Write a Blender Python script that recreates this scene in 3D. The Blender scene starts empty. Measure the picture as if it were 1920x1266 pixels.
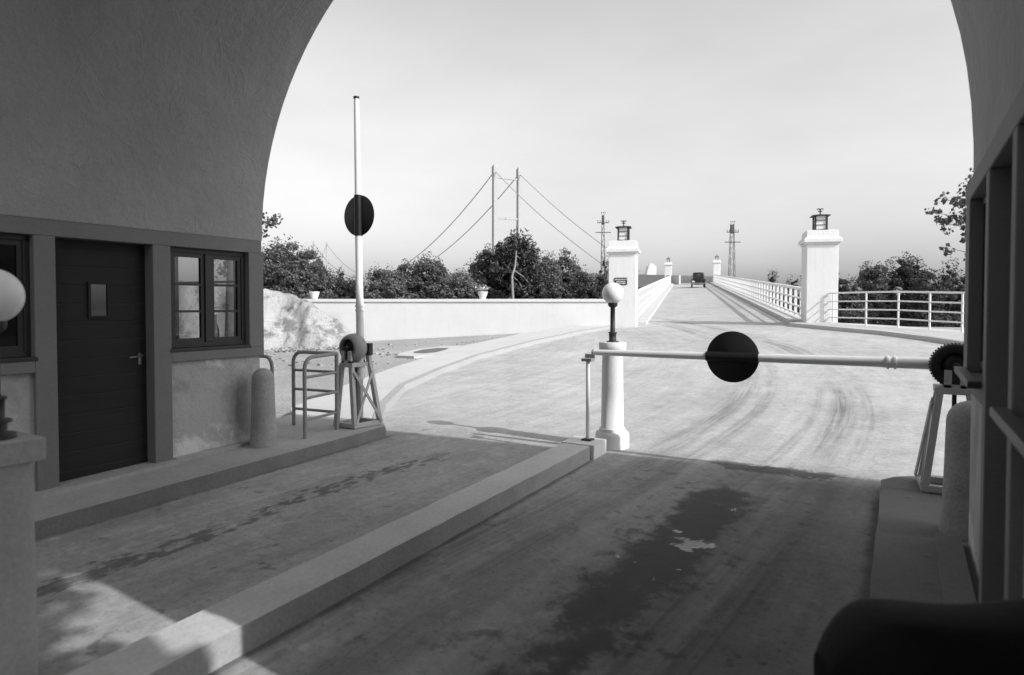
import bpy, bmesh, math, random
from mathutils import Vector, Matrix
R = math.radians
random.seed(7)
scn = bpy.context.scene
COL = scn.collection

# ------------------------------------------------------------------ camera
FPX, W0, H0 = 1220.0, 1920.0, 1266.0          # focal length in pixels of the full-size photograph
HOR, PITCH = 575.0, R(1.5)
CXP, CYP = 960.0, HOR + FPX * math.tan(PITCH)
YAW = math.atan((1690 - 960) / FPX)
EYE = Vector((0, 0, 1.65))
F0 = Vector((-math.sin(YAW), math.cos(YAW), 0))
RT = Vector((math.cos(YAW), math.sin(YAW), 0))
FW = F0 * math.cos(PITCH) - Vector((0, 0, 1)) * math.sin(PITCH)
UP = Vector((0, 0, 1)) * math.cos(PITCH) + F0 * math.sin(PITCH)
cam_d = bpy.data.cameras.new('camera')
cam = bpy.data.objects.new('camera', cam_d)
COL.objects.link(cam)
cam.matrix_world = Matrix(((RT.x, UP.x, -FW.x, EYE.x), (RT.y, UP.y, -FW.y, EYE.y), (RT.z, UP.z, -FW.z, EYE.z), (0, 0, 0, 1)))
cam_d.sensor_width = 36
cam_d.lens = FPX / W0 * 36
cam_d.shift_y = (CYP - H0 / 2) / W0
cam_d.clip_start = 0.05
cam_d.clip_end = 6000
cam_d.dof.use_dof = True
cam_d.dof.focus_distance = 8.5
cam_d.dof.aperture_fstop = 2.0
scn.camera = cam

def ray(px, py):
    return FW + RT * ((px - CXP) / FPX) - UP * ((py - CYP) / FPX)
def dep(px, py, z):                            # point at depth z metres along the view axis
    return EYE + ray(px, py) * z
def onplane(px, py, axis, v):
    r = ray(px, py)
    return EYE + r * ((v - EYE[axis]) / r[axis])

# ------------------------------------------------------------------ light
SUN_AZ, SUN_EL = R(4.4), R(33.7)
world = bpy.data.worlds.new('World')
scn.world = world
world.use_nodes = True
nt = world.node_tree
nt.nodes.clear()
sky = nt.nodes.new('ShaderNodeTexSky')
sky.sky_type = 'NISHITA'
sky.sun_disc = False
sky.sun_elevation = SUN_EL
sky.sun_rotation = R(90) + SUN_AZ
sky.dust_density = 2.5
# monochrome, blue-sensitive plate: the sky's grey value is mostly its blue light
sp_ = nt.nodes.new('ShaderNodeSeparateColor'); nt.links.new(sky.outputs[0], sp_.inputs[0])
bw = nt.nodes.new('ShaderNodeMath'); bw.operation = 'MULTIPLY_ADD'
bg_ = nt.nodes.new('ShaderNodeMath'); bg_.operation = 'MULTIPLY'
nt.links.new(sp_.outputs[1], bg_.inputs[0]); bg_.inputs[1].default_value = 0.3
nt.links.new(sp_.outputs[2], bw.inputs[0]); bw.inputs[1].default_value = 0.7; nt.links.new(bg_.outputs[0], bw.inputs[2])
tc = nt.nodes.new('ShaderNodeTexCoord')
mp = nt.nodes.new('ShaderNodeMapping')
mp.inputs['Scale'].default_value = (1.0, 1.0, 3.2)
nt.links.new(tc.outputs['Generated'], mp.inputs[0])
nz = nt.nodes.new('ShaderNodeTexNoise')
nz.inputs['Scale'].default_value = 2.6
nz.inputs['Detail'].default_value = 7
nz.inputs['Roughness'].default_value = 0.55
nt.links.new(mp.outputs[0], nz.inputs['Vector'])
mr = nt.nodes.new('ShaderNodeMapRange')
mr.inputs['From Min'].default_value = 0.35
mr.inputs['From Max'].default_value = 0.7
mr.inputs['To Min'].default_value = 0.94
mr.inputs['To Max'].default_value = 1.05
nt.links.new(nz.outputs[0], mr.inputs[0])
mu = nt.nodes.new('ShaderNodeMath'); mu.operation = 'MULTIPLY'
nt.links.new(bw.outputs[0], mu.inputs[0]); nt.links.new(mr.outputs[0], mu.inputs[1])
# sky gain, stronger higher up, slightly weaker to the left
sx_ = nt.nodes.new('ShaderNodeSeparateXYZ'); nt.links.new(tc.outputs['Generated'], sx_.inputs[0])
hz = nt.nodes.new('ShaderNodeMapRange'); hz.interpolation_type = 'SMOOTHSTEP'
nt.links.new(sx_.outputs[2], hz.inputs[0])
for i_, v_ in ((1, 0.08), (2, 0.46), (3, 1.19), (4, 1.40)): hz.inputs[i_].default_value = v_
dp_ = nt.nodes.new('ShaderNodeVectorMath'); dp_.operation = 'DOT_PRODUCT'
nt.links.new(tc.outputs['Generated'], dp_.inputs[0]); dp_.inputs[1].default_value = tuple(-RT)
hl = nt.nodes.new('ShaderNodeMath'); hl.operation = 'MULTIPLY_ADD'
nt.links.new(dp_.outputs['Value'], hl.inputs[0]); hl.inputs[1].default_value = -0.08; hl.inputs[2].default_value = 1.0
m2_ = nt.nodes.new('ShaderNodeMath'); m2_.operation = 'MULTIPLY'
nt.links.new(hz.outputs[0], m2_.inputs[0]); nt.links.new(hl.outputs[0], m2_.inputs[1])
m3_ = nt.nodes.new('ShaderNodeMath'); m3_.operation = 'MULTIPLY'
nt.links.new(mu.outputs[0], m3_.inputs[0]); nt.links.new(m2_.outputs[0], m3_.inputs[1])
mu = m3_
bg = nt.nodes.new('ShaderNodeBackground')
bg.inputs['Strength'].default_value = 0.12
nt.links.new(mu.outputs[0], bg.inputs['Color'])
wo = nt.nodes.new('ShaderNodeOutputWorld')
nt.links.new(bg.outputs[0], wo.inputs[0])

sun_d = bpy.data.lights.new('sun', 'SUN')
sun_d.energy = 2.9
sun_d.angle = R(0.53)
sun_d.color = (1, 1, 1)                       # neutral: the photograph is monochrome
sun = bpy.data.objects.new('sun', sun_d)
COL.objects.link(sun)
sv = Vector((-math.cos(SUN_AZ) * math.cos(SUN_EL), math.sin(SUN_AZ) * math.cos(SUN_EL), -math.sin(SUN_EL)))
sun.rotation_euler = sv.to_track_quat('-Z', 'Y').to_euler()
sun.location = (20, -2, 15)

scn.view_settings.view_transform = 'Standard'
scn.view_settings.look = 'None'
scn.view_settings.exposure = 0.54
scn.view_settings.gamma = 1
scn.cycles.max_bounces = 8
scn.cycles.transparent_max_bounces = 24

# ------------------------------------------------------------------ helpers
def tag(o, label=None, cat=None, group=None, kind=None):
    if label: o['label'] = label
    if cat: o['category'] = cat
    if group: o['group'] = group
    if kind: o['kind'] = kind
    return o
def thing(name, loc, label, cat, rz=0, group=None):
    o = bpy.data.objects.new(name, None)
    o.empty_display_size = 0.2
    o.location = loc; o.rotation_euler = (0, 0, rz)
    COL.objects.link(o)
    return tag(o, label, cat, group)
def kids(o):
    return [c for c in bpy.data.objects if c.parent == o]
def dup(root, loc, rz, label, group=None):
    r = root.copy(); COL.objects.link(r)
    r.location = loc; r.rotation_euler = (0, 0, rz)
    r['label'] = label
    if group: r['group'] = group
    for c in kids(root):
        d = c.copy(); COL.objects.link(d); d.parent = r
        for e in kids(c):
            g = e.copy(); COL.objects.link(g); g.parent = d
    return r

class MB:
    """collects shapes into one mesh"""
    def __init__(self): self.v = []; self.f = []; self.s = []
    def add(self, vs, fs, smooth=False):
        n = len(self.v)
        self.v += [Vector(p) for p in vs]
        for f in fs:
            self.f.append(tuple(i + n for i in f)); self.s.append(smooth)
        return self
    def box(self, c, s, rz=0, m=None):
        x, y, z = s[0] / 2, s[1] / 2, s[2] / 2
        P = [Vector((a * x, b * y, d * z)) for d in (-1, 1) for b in (-1, 1) for a in (-1, 1)]
        M = m if m is not None else Matrix.Rotation(rz, 3, 'Z')
        return self.add([M @ p + Vector(c) for p in P], [(0, 2, 3, 1), (4, 5, 7, 6), (0, 1, 5, 4), (2, 6, 7, 3), (0, 4, 6, 2), (1, 3, 7, 5)])
    def span(self, a, b):
        return self.box([(a[i] + b[i]) / 2 for i in range(3)], [abs(b[i] - a[i]) for i in range(3)])
    def bar(self, a, b, w, h):                # rectangular bar from a to b, h measured upwards
        a, b = Vector(a), Vector(b); d = (b - a)
        L = d.length; d.normalize()
        u = Vector((0, 0, 1)) if abs(d.z) < 0.95 else Vector((0, 1, 0))
        s = d.cross(u).normalized(); u = s.cross(d).normalized()
        m = Matrix((s, d, u)).transposed()
        return self.box((a + b) / 2, (w, L, h), m=m)
    def tube(self, pts, r, n=10, cap=True):
        pts = [Vector(p) for p in pts]
        rr = r if isinstance(r, (list, tuple)) else [r] * len(pts)
        vs, fs = [], []
        ref = None
        for i, p in enumerate(pts):
            d = (pts[min(i + 1, len(pts) - 1)] - pts[max(i - 1, 0)]).normalized()
            if ref is None:
                ref = d.cross(Vector((0, 0, 1)) if abs(d.z) < 0.9 else Vector((1, 0, 0))).normalized()
            ref = (ref - d * ref.dot(d)).normalized()
            o = d.cross(ref)
            for k in range(n):
                a = 2 * math.pi * k / n
                vs.append(p + (ref * math.cos(a) + o * math.sin(a)) * rr[i])
        for i in range(len(pts) - 1):
            for k in range(n):
                fs.append((i * n + k, i * n + (k + 1) % n, (i + 1) * n + (k + 1) % n, (i + 1) * n + k))
        self.add(vs, fs, True)
        if cap:
            m = len(pts)
            self.add([vs[k] for k in range(n)][::-1], [tuple(range(n))])
            self.add([vs[(m - 1) * n + k] for k in range(n)], [tuple(range(n))])
        return self
    def lathe(self, prof, c=(0, 0, 0), n=24, m=None, smooth=True):
        vs, fs = [], []
        M = m if m is not None else Matrix.Identity(3)
        for (r, z) in prof:
            for k in range(n):
                a = 2 * math.pi * k / n
                vs.append(M @ Vector((r * math.cos(a), r * math.sin(a), z)) + Vector(c))
        for i in range(len(prof) - 1):
            for k in range(n):
                fs.append((i * n + k, i * n + (k + 1) % n, (i + 1) * n + (k + 1) % n, (i + 1) * n + k))
        self.add(vs, fs, smooth)
        L = len(prof) - 1
        if prof[0][0] > 1e-5: self.add(vs[:n][::-1], [tuple(range(n))])
        if prof[L][0] > 1e-5: self.add(vs[L * n:], [tuple(range(n))])
        return self
    def ball(self, c, r, n=24, sz=1.0):
        k = n // 2
        return self.lathe([(max(1e-6, r * math.sin(math.pi * i / k)), -r * sz * math.cos(math.pi * i / k)) for i in range(k + 1)], c, n)
    def build(self, name, mat, parent=None, bevel=0, seg=2, origin=None, side=None):
        me = bpy.data.meshes.new(name)
        o0 = Vector(origin) if origin is not None else Vector((0, 0, 0))
        me.from_pydata([tuple(p - o0) for p in self.v], [], self.f)
        me.polygons.foreach_set('use_smooth', self.s)
        me.materials.append(mat)
        if side is not None:
            me.materials.append(side)
            for p in me.polygons: p.material_index = 1 if abs(p.normal.z) < .5 else 0
        me.update()
        o = bpy.data.objects.new(name, me)
        COL.objects.link(o)
        if parent is not None: o.parent = parent
        elif origin is not None: o.location = o0
        if bevel:
            b = o.modifiers.new('bevel', 'BEVEL'); b.width = bevel; b.segments = seg; b.limit_method = 'ANGLE'
            b.angle_limit = R(40)
        return o

# ------------------------------------------------------------------ materials (all grey: the photograph is monochrome)
class NT:
    def __init__(self, name):
        self.m = bpy.data.materials.new(name); self.m.use_nodes = True
        self.t = self.m.node_tree; self.t.nodes.clear()
        self.out = self.t.nodes.new('ShaderNodeOutputMaterial')
        self.b = self.t.nodes.new('ShaderNodeBsdfPrincipled')
        self.t.links.new(self.b.outputs[0], self.out.inputs[0])
        self.c = self.t.nodes.new('ShaderNodeTexCoord')
        self.obj = self.c.outputs['Object']
    def _in(self, sock, v):
        if hasattr(v, 'is_linked') or hasattr(v, 'links'): self.t.links.new(v, sock)
        else: sock.default_value = v
    def m2(self, op, a, b=0.0, c=None, clamp=False):
        n = self.t.nodes.new('ShaderNodeMath'); n.operation = op; n.use_clamp = clamp
        self._in(n.inputs[0], a); self._in(n.inputs[1], b)
        if c is not None: self._in(n.inputs[2], c)
        return n.outputs[0]
    def noise(self, scale, detail=4, rough=0.55, vec=None, dist=0, sc=None):
        v = vec if vec is not None else self.obj
        if sc:
            mpn = self.t.nodes.new('ShaderNodeMapping'); mpn.inputs['Scale'].default_value = sc
            self.t.links.new(v, mpn.inputs[0]); v = mpn.outputs[0]
        n = self.t.nodes.new('ShaderNodeTexNoise')
        n.inputs['Scale'].default_value = scale; n.inputs['Detail'].default_value = detail
        n.inputs['Roughness'].default_value = rough; n.inputs['Distortion'].default_value = dist
        self.t.links.new(v, n.inputs['Vector'])
        return n.outputs[0]
    def ramp(self, v, a, b, lo=0.0, hi=1.0):      # smoothstep map
        n = self.t.nodes.new('ShaderNodeMapRange'); n.interpolation_type = 'SMOOTHSTEP'
        self._in(n.inputs[0], v)
        n.inputs[1].default_value = a; n.inputs[2].default_value = b
        n.inputs[3].default_value = lo; n.inputs[4].default_value = hi
        return n.outputs[0]
    def xyz(self):
        n = self.t.nodes.new('ShaderNodeSeparateXYZ'); self.t.links.new(self.obj, n.inputs[0])
        return n.outputs
    def grey(self, v):
        n = self.t.nodes.new('ShaderNodeCombineColor')
        for i in range(3): self._in(n.inputs[i], v)
        self.t.links.new(n.outputs[0], self.b.inputs['Base Color'])
    def rough(self, v): self._in(self.b.inputs['Roughness'], v)
    def bump(self, h, s=0.3, d=0.02):
        n = self.t.nodes.new('ShaderNodeBump'); n.inputs['Strength'].default_value = s; n.inputs['Distance'].default_value = d
        self._in(n.inputs['Height'], h)
        self.t.links.new(n.outputs[0], self.b.inputs['Normal'])

def mat(name, g, var=0.15, scale=6, rough=0.7, bump=0.0, bscale=40, metal=0.0, spec=0.3, fine=0.0, wear=0.0, bd=0.01):
    n = NT(name)
    a = n.noise(scale, 5, 0.6)
    v = n.m2('MULTIPLY_ADD', n.m2('SUBTRACT', a, 0.5), 2 * var * g, g)
    if fine:
        f = n.noise(scale * 14, 3, 0.6)
        v = n.m2('MULTIPLY_ADD', n.m2('SUBTRACT', f, 0.5), 2 * fine * g, v)
    if wear:
        w = n.ramp(n.noise(scale * 2.3, 6, 0.7), 0.62, 0.72)
        v = n.m2('MULTIPLY', v, n.m2('MULTIPLY_ADD', w, -wear, 1.0))
    n.grey(n.m2('MAXIMUM', v, 0.004))
    n.rough(rough)
    n.b.inputs['Metallic'].default_value = metal
    n.b.inputs['Specular IOR Level'].default_value = spec
    if bump: n.bump(n.noise(bscale, 4, 0.6), bump, bd)
    return n.m

def limewash(name, g, k=1.0):
    n = NT(name)
    v = n.m2('MULTIPLY_ADD', n.m2('SUBTRACT', n.noise(1.4, 5, 0.6), 0.5), 0.16 * g, g)
    run = n.ramp(n.noise(3.0, 5, 0.65, sc=(3.2, 3.2, 0.22)), 0.50, 0.72)
    v = n.m2('MULTIPLY', v, n.m2('MULTIPLY_ADD', run, -0.16 * k, 1.0))
    blo = n.ramp(n.noise(5, 6, 0.7), 0.60, 0.72)
    v = n.m2('MULTIPLY', v, n.m2('MULTIPLY_ADD', blo, -0.12 * k, 1.0))
    v = n.m2('MULTIPLY_ADD', n.m2('SUBTRACT', n.noise(45, 3, 0.6), 0.5), 0.10 * g, v)
    n.grey(v); n.rough(0.88); n.b.inputs['Specular IOR Level'].default_value = 0.2
    n.bump(n.m2('ADD', n.noise(22, 4, 0.6), n.m2('MULTIPLY', n.noise(3, 3, 0.5), 1.5)), 0.3, 0.012)
    return n.m

def trowel(name, g, var, stains=False):
    n = NT(name)
    swirl = n.noise(1.7, 1, 0.4, dist=1.6)
    ridge = n.m2('ABSOLUTE', n.m2('SUBTRACT', swirl, 0.5))
    ridge = n.ramp(ridge, 0.0, 0.05, 1.0, 0.0)
    gate = n.ramp(n.noise(2.2, 3, 0.5), 0.47, 0.62)
    ridge = n.m2('MULTIPLY', ridge, gate)
    sw2 = n.m2('ABSOLUTE', n.m2('SUBTRACT', n.noise(2.6, 1, 0.4, dist=1.2), 0.52))
    r2 = n.m2('MULTIPLY', n.ramp(sw2, 0.0, 0.035, 1.0, 0.0), n.ramp(n.noise(3.0, 2, 0.5, sc=(1.7, 1, 1)), 0.5, 0.62))
    und = n.noise(5.0, 5, 0.6)
    h = n.m2('ADD', n.m2('MULTIPLY', und, 0.9), n.m2('ADD', n.m2('MULTIPLY', ridge, 0.11), n.m2('MULTIPLY', r2, 0.09)))
    h = n.m2('MULTIPLY_ADD', n.noise(70, 3, 0.6), 0.12, h)
    n.bump(h, 0.9, 0.035)
    v = n.m2('MULTIPLY_ADD', n.m2('SUBTRACT', n.noise(1.3, 6, 0.65), 0.5), 2 * var * g, g)
    v = n.m2('MULTIPLY_ADD', n.m2('SUBTRACT', n.noise(45, 3, 0.6), 0.5), 0.25 * g, v)
    if stains:                                    # pale worn lime and scuffs low on the wall
        z = n.xyz()[2]
        low = n.ramp(z, 0.2, 0.62, 1.0, 0.0)
        e = n.m2('ADD', n.noise(3.4, 5, 0.65), n.m2('MULTIPLY', low, 0.17))
        v = n.m2('MULTIPLY_ADD', n.ramp(e, 0.56, 0.72), 0.6 * g, v)
        d = n.ramp(n.noise(2.4, 5, 0.6, sc=(1, 1, 0.8)), 0.52, 0.68)
        v = n.m2('MULTIPLY', v, n.m2('MULTIPLY_ADD', d, -0.22, 1.0))
    n.grey(v)
    n.rough(0.9); n.b.inputs['Specular IOR Level'].default_value = 0.2
    return n.m

def road_mat():
    n = NT('road_concrete')
    X, Y, Z = n.xyz()
    g = n.m2('MULTIPLY_ADD', n.m2('SUBTRACT', n.noise(0.45, 6, 0.62), 0.5), 0.18, 0.375)
    g = n.m2('MULTIPLY_ADD', n.m2('SUBTRACT', n.noise(3.5, 6, 0.7), 0.5), 0.17, g)
    g = n.m2('MULTIPLY_ADD', n.m2('SUBTRACT', n.noise(60, 3, 0.7), 0.5), 0.10, g)
    # long drag streaks along the lane
    g = n.m2('MULTIPLY_ADD', n.m2('SUBTRACT', n.noise(2.2, 5, 0.6, sc=(2.2, 0.25, 1)), 0.5), 0.13, g)
    # grime plus painted-in shade under the vault, deepest in the right lane
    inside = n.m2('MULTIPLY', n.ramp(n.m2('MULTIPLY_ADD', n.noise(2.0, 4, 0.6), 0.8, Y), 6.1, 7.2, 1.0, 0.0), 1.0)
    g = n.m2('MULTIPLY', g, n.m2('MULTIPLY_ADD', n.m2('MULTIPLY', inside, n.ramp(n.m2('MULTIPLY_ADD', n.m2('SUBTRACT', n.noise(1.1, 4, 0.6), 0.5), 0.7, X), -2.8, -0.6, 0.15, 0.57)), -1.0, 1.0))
    spots = n.m2('MULTIPLY', n.ramp(n.noise(7.5, 3, 0.5), 0.63, 0.68), n.ramp(n.noise(1.3, 2, 0.5), 0.44, 0.6))
    g = n.m2('MULTIPLY', g, n.m2('MULTIPLY_ADD', n.m2('MULTIPLY', spots, inside), -0.38, 1.0))
    lspots = n.m2('MULTIPLY', n.ramp(n.noise(5.5, 5, 0.7, sc=(1.1, 0.9, 1)), 0.57, 0.7), inside)
    g = n.m2('MULTIPLY', g, n.m2('MULTIPLY_ADD', lspots, 0.25, 1.0))
    # oil drips down the middle of the left lane
    wob = n.m2('MULTIPLY_ADD', n.m2('SUBTRACT', n.noise(1.2, 2, 0.5), 0.5), 0.2, -4.13)
    wob = n.m2('MULTIPLY_ADD', n.m2('MAXIMUM', n.m2('SUBTRACT', Y, 4.2), 0.0), 0.17, wob)
    dx = n.m2('ABSOLUTE', n.m2('SUBTRACT', X, wob))
    band = n.ramp(dx, 0.0, 0.36, 1.0, 0.0)
    along = n.m2('MULTIPLY', n.ramp(Y, 1.2, 1.8), n.ramp(Y, 4.8, 5.7, 1.0, 0.0))
    d1 = n.ramp(n.m2('MULTIPLY_ADD', band, 0.36, n.noise(7.5, 4, 0.6, sc=(1.7, 0.8, 1))), 0.78, 0.90)
    core = n.m2('MULTIPLY', n.ramp(dx, 0.008, 0.022, 1.0, 0.0), n.m2('MULTIPLY', n.ramp(n.noise(3.6, 4, 0.6), 0.46, 0.62), 0.8))
    d1 = n.m2('MULTIPLY', n.m2('MAXIMUM', d1, core), along)
    g = n.m2('MULTIPLY', g, n.m2('MULTIPLY_ADD', d1, -0.55, 1.0))
    # big oil stain in the right lane
    cxs = n.m2('MULTIPLY_ADD', Y, 0.03, -1.36)
    dx2 = n.m2('ABSOLUTE', n.m2('SUBTRACT', X, cxs))
    b2 = n.ramp(dx2, 0.03, 0.46, 1.0, 0.0)
    al2 = n.m2('MULTIPLY', n.ramp(Y, 1.9, 3.6, 0.55, 1.0), n.ramp(Y, 4.9, 5.9, 1.0, 0.15))
    e2 = n.m2('ADD', n.m2('MULTIPLY', n.m2('MULTIPLY', b2, al2), 0.55), n.m2('MULTIPLY', n.noise(4.2, 8, 0.7), 1.25))
    d2 = n.m2('MULTIPLY', n.m2('ADD', n.m2('MULTIPLY', n.ramp(e2, 0.70, 1.12), 0.62), n.m2('MULTIPLY', n.ramp(e2, 0.86, 1.02), 0.38)), n.ramp(Y, 5.7, 6.6, 1.0, 0.0))
    g = n.m2('MULTIPLY', g, n.m2('MULTIPLY_ADD', d2, -0.90, 1.0))
    drip = n.m2('MULTIPLY', n.ramp(n.noise(5.5, 4, 0.6), 0.57, 0.70), n.m2('MULTIPLY', n.ramp(dx2, 0.3, 1.1, 1.0, 0.0), n.ramp(Y, 5.4, 6.4, 1.0, 0.0)))
    g = n.m2('MULTIPLY', g, n.m2('MULTIPLY_ADD', drip, -0.5, 1.0))
    g = n.m2('MULTIPLY', g, n.m2('MULTIPLY_ADD', n.m2('MULTIPLY', n.ramp(n.m2('ABSOLUTE', n.m2('SUBTRACT', X, -0.55)), 0.05, 0.3, 1.0, 0.0), n.ramp(Y, 5.8, 6.6, 1.0, 0.0)), -0.22, 1.0))
    g = n.m2('MULTIPLY', g, n.m2('MULTIPLY_ADD', n.m2('MULTIPLY', n.ramp(n.m2('ABSOLUTE', n.m2('SUBTRACT', X, -2.05)), 0.05, 0.3, 1.0, 0.0), n.ramp(Y, 5.8, 6.6, 1.0, 0.0)), -0.2, 1.0))
    # tyre tracks sweeping out of the right lane and round towards the ramp
    u = n.m2('MAXIMUM', n.m2('SUBTRACT', Y, 6.5), -4.0)
    sweep = n.m2('MULTIPLY', u, n.m2('MULTIPLY_ADD', n.m2('MAXIMUM', u, 0.0), -0.024, 0.10))
    Xs = n.m2('SUBTRACT', X, sweep)
    cv = n.t.nodes.new('ShaderNodeCombineXYZ')
    n._in(cv.inputs[0], n.m2('MULTIPLY', Xs, 6.5)); n._in(cv.inputs[1], n.m2('MULTIPLY', Y, 0.22))
    stk = n.noise(1.0, 5, 0.65, vec=cv.outputs[0])
    out = n.ramp(Y, 5.6, 6.8)
    g = n.m2('MULTIPLY', g, n.m2('MULTIPLY_ADD', n.m2('MULTIPLY', n.m2('SUBTRACT', stk, 0.5), n.m2('MULTIPLY_ADD', out, -0.22, 0.62)), 1.1, 1.0))
    cv2 = n.t.nodes.new('ShaderNodeCombineXYZ')
    n._in(cv2.inputs[0], n.m2('MULTIPLY', Xs, 22.0)); n._in(cv2.inputs[1], n.m2('MULTIPLY', Y, 0.5))
    fstk = n.noise(1.0, 3, 0.6, vec=cv2.outputs[0])
    for x0, w, kk in ((-0.72, 0.12, 0.34), (-2.12, 0.15, 0.24), (-0.42, 0.07, 0.22), (-1.72, 0.08, 0.2), (-1.05, 0.06, 0.16)):
        dt = n.m2('ABSOLUTE', n.m2('SUBTRACT', Xs, n.m2('MULTIPLY_ADD', n.m2('SUBTRACT', n.noise(0.35, 1, 0.5, sc=(0.1, 1, 1)), 0.5), 0.35, x0)))
        bnd = n.m2('MULTIPLY', n.ramp(dt, w * 0.5, w * 1.8, 1.0, 0.0), n.ramp(n.noise(0.8, 4, 0.6, sc=(1, 0.45, 1)), 0.34, 0.6))
        k = n.m2('MULTIPLY', bnd, n.m2('MULTIPLY_ADD', n.ramp(fstk, 0.35, 0.65), -kk * 1.25, -kk * 0.4))
        g = n.m2('MULTIPLY', g, n.m2('ADD', k, 1.0))
    # grit, pores and hairline cracks
    g = n.m2('MULTIPLY', g, n.m2('MULTIPLY_ADD', n.ramp(n.noise(38, 2, 0.6), 0.60, 0.70), -0.30, 1.0))
    g = n.m2('MULTIPLY', g, n.m2('MULTIPLY_ADD', n.m2('SUBTRACT', n.noise(16, 5, 0.75), 0.5), 0.75, 1.0))
    g = n.m2('MULTIPLY', g, n.m2('MULTIPLY_ADD', n.m2('SUBTRACT', n.noise(0.25, 4, 0.6), 0.5), 0.45, 1.0))
    for xk in (-5.03, -2.885, -2.555, -0.135):      # darker lines along the foot of the kerbs
        kd = n.m2('ADD', n.m2('ABSOLUTE', n.m2('SUBTRACT', X, xk)), n.m2('MULTIPLY', n.noise(6, 3, 0.6), 0.05))
        g = n.m2('MULTIPLY', g, n.m2('MULTIPLY_ADD', n.m2('MULTIPLY', n.ramp(kd, 0.03, 0.085, 1.0, 0.0), n.ramp(Y, 5.6, 5.9, 1.0, 0.0)), -0.5, 1.0))
    wx = n.m2('MULTIPLY', n.m2('SUBTRACT', X, -0.95), 1.25)
    wy = n.m2('MULTIPLY', n.m2('SUBTRACT', Y, 6.22), 5.0)
    wr = n.m2('ADD', n.m2('SQRT', n.m2('ADD', n.m2('MULTIPLY', wx, wx), n.m2('MULTIPLY', wy, wy))), n.m2('MULTIPLY', n.m2('SUBTRACT', n.noise(4, 5, 0.65), 0.5), 2.0))
    g = n.m2('MULTIPLY', g, n.m2('MULTIPLY_ADD', n.ramp(wr, 0.55, 0.8, 1.0, 0.0), -0.6, 1.0))
    blot = n.noise(1.5, 7, 0.72)
    g = n.m2('MULTIPLY', g, n.m2('MULTIPLY_ADD', n.m2('SUBTRACT', blot, 0.5), 0.75, 1.0))
    cr_v = n.t.nodes.new('ShaderNodeTexVoronoi'); cr_v.feature = 'DISTANCE_TO_EDGE'; cr_v.inputs['Scale'].default_value = 0.33
    wv = n.t.nodes.new('ShaderNodeVectorMath'); wv.operation = 'ADD'
    nv = n.t.nodes.new('ShaderNodeTexNoise'); nv.inputs['Scale'].default_value = 1.1; nv.inputs['Detail'].default_value = 5
    n.t.links.new(n.obj, nv.inputs['Vector']); n.t.links.new(n.obj, wv.inputs[0]); n.t.links.new(nv.outputs[1], wv.inputs[1])
    n.t.links.new(wv.outputs[0], cr_v.inputs['Vector'])
    ck = n.m2('MULTIPLY', n.ramp(cr_v.outputs[0], 0.001, 0.006, 1.0, 0.0), n.ramp(n.noise(0.7, 2, 0.5), 0.5, 0.6))
    g = n.m2('MULTIPLY', g, n.m2('MULTIPLY_ADD', ck, -0.12, 1.0))
    n.grey(n.m2('MAXIMUM', g, 0.01))
    # a small puddle lying in the stain
    px = n.m2('MULTIPLY', n.m2('SUBTRACT', X, -1.15), 6.6)
    py = n.m2('MULTIPLY', n.m2('SUBTRACT', Y, 4.17), 6.8)
    pr = n.m2('SQRT', n.m2('ADD', n.m2('MULTIPLY', px, px), n.m2('MULTIPLY', py, py)))
    pr = n.m2('ADD', pr, n.m2('MULTIPLY', n.m2('SUBTRACT', n.noise(7, 4, 0.6), 0.5), 2.6))
    pud = n.ramp(pr, 0.50, 0.86, 1.0, 0.0)
    sp = n.m2('MULTIPLY', n.ramp(n.noise(9, 3, 0.5, sc=(1, 0.7, 1)), 0.68, 0.71), n.ramp(n.m2('MULTIPLY', n.ramp(dx2, 0.1, 0.4, 1.0, 0.0), n.ramp(n.m2('ABSOLUTE', n.m2('SUBTRACT', Y, 4.3)), 0.5, 1.1, 1.0, 0.0)), 0.3, 0.6))
    wet = n.m2('MAXIMUM', pud, sp)
    n.rough(n.m2('MULTIPLY_ADD', wet, -0.74, n.m2('MULTIPLY_ADD', d2, -0.2, 0.8)))
    n._in(n.b.inputs['Specular IOR Level'], n.m2('MULTIPLY_ADD', wet, 0.6, 0.3))
    h = n.m2('MULTIPLY_ADD', n.noise(55, 4, 0.7), 0.6, n.m2('MULTIPLY', n.noise(4, 4, 0.6), 1.5))
    n.bump(n.m2('MULTIPLY', h, n.m2('SUBTRACT', 1.0, wet)), 0.35, 0.008)
    return n.m

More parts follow.
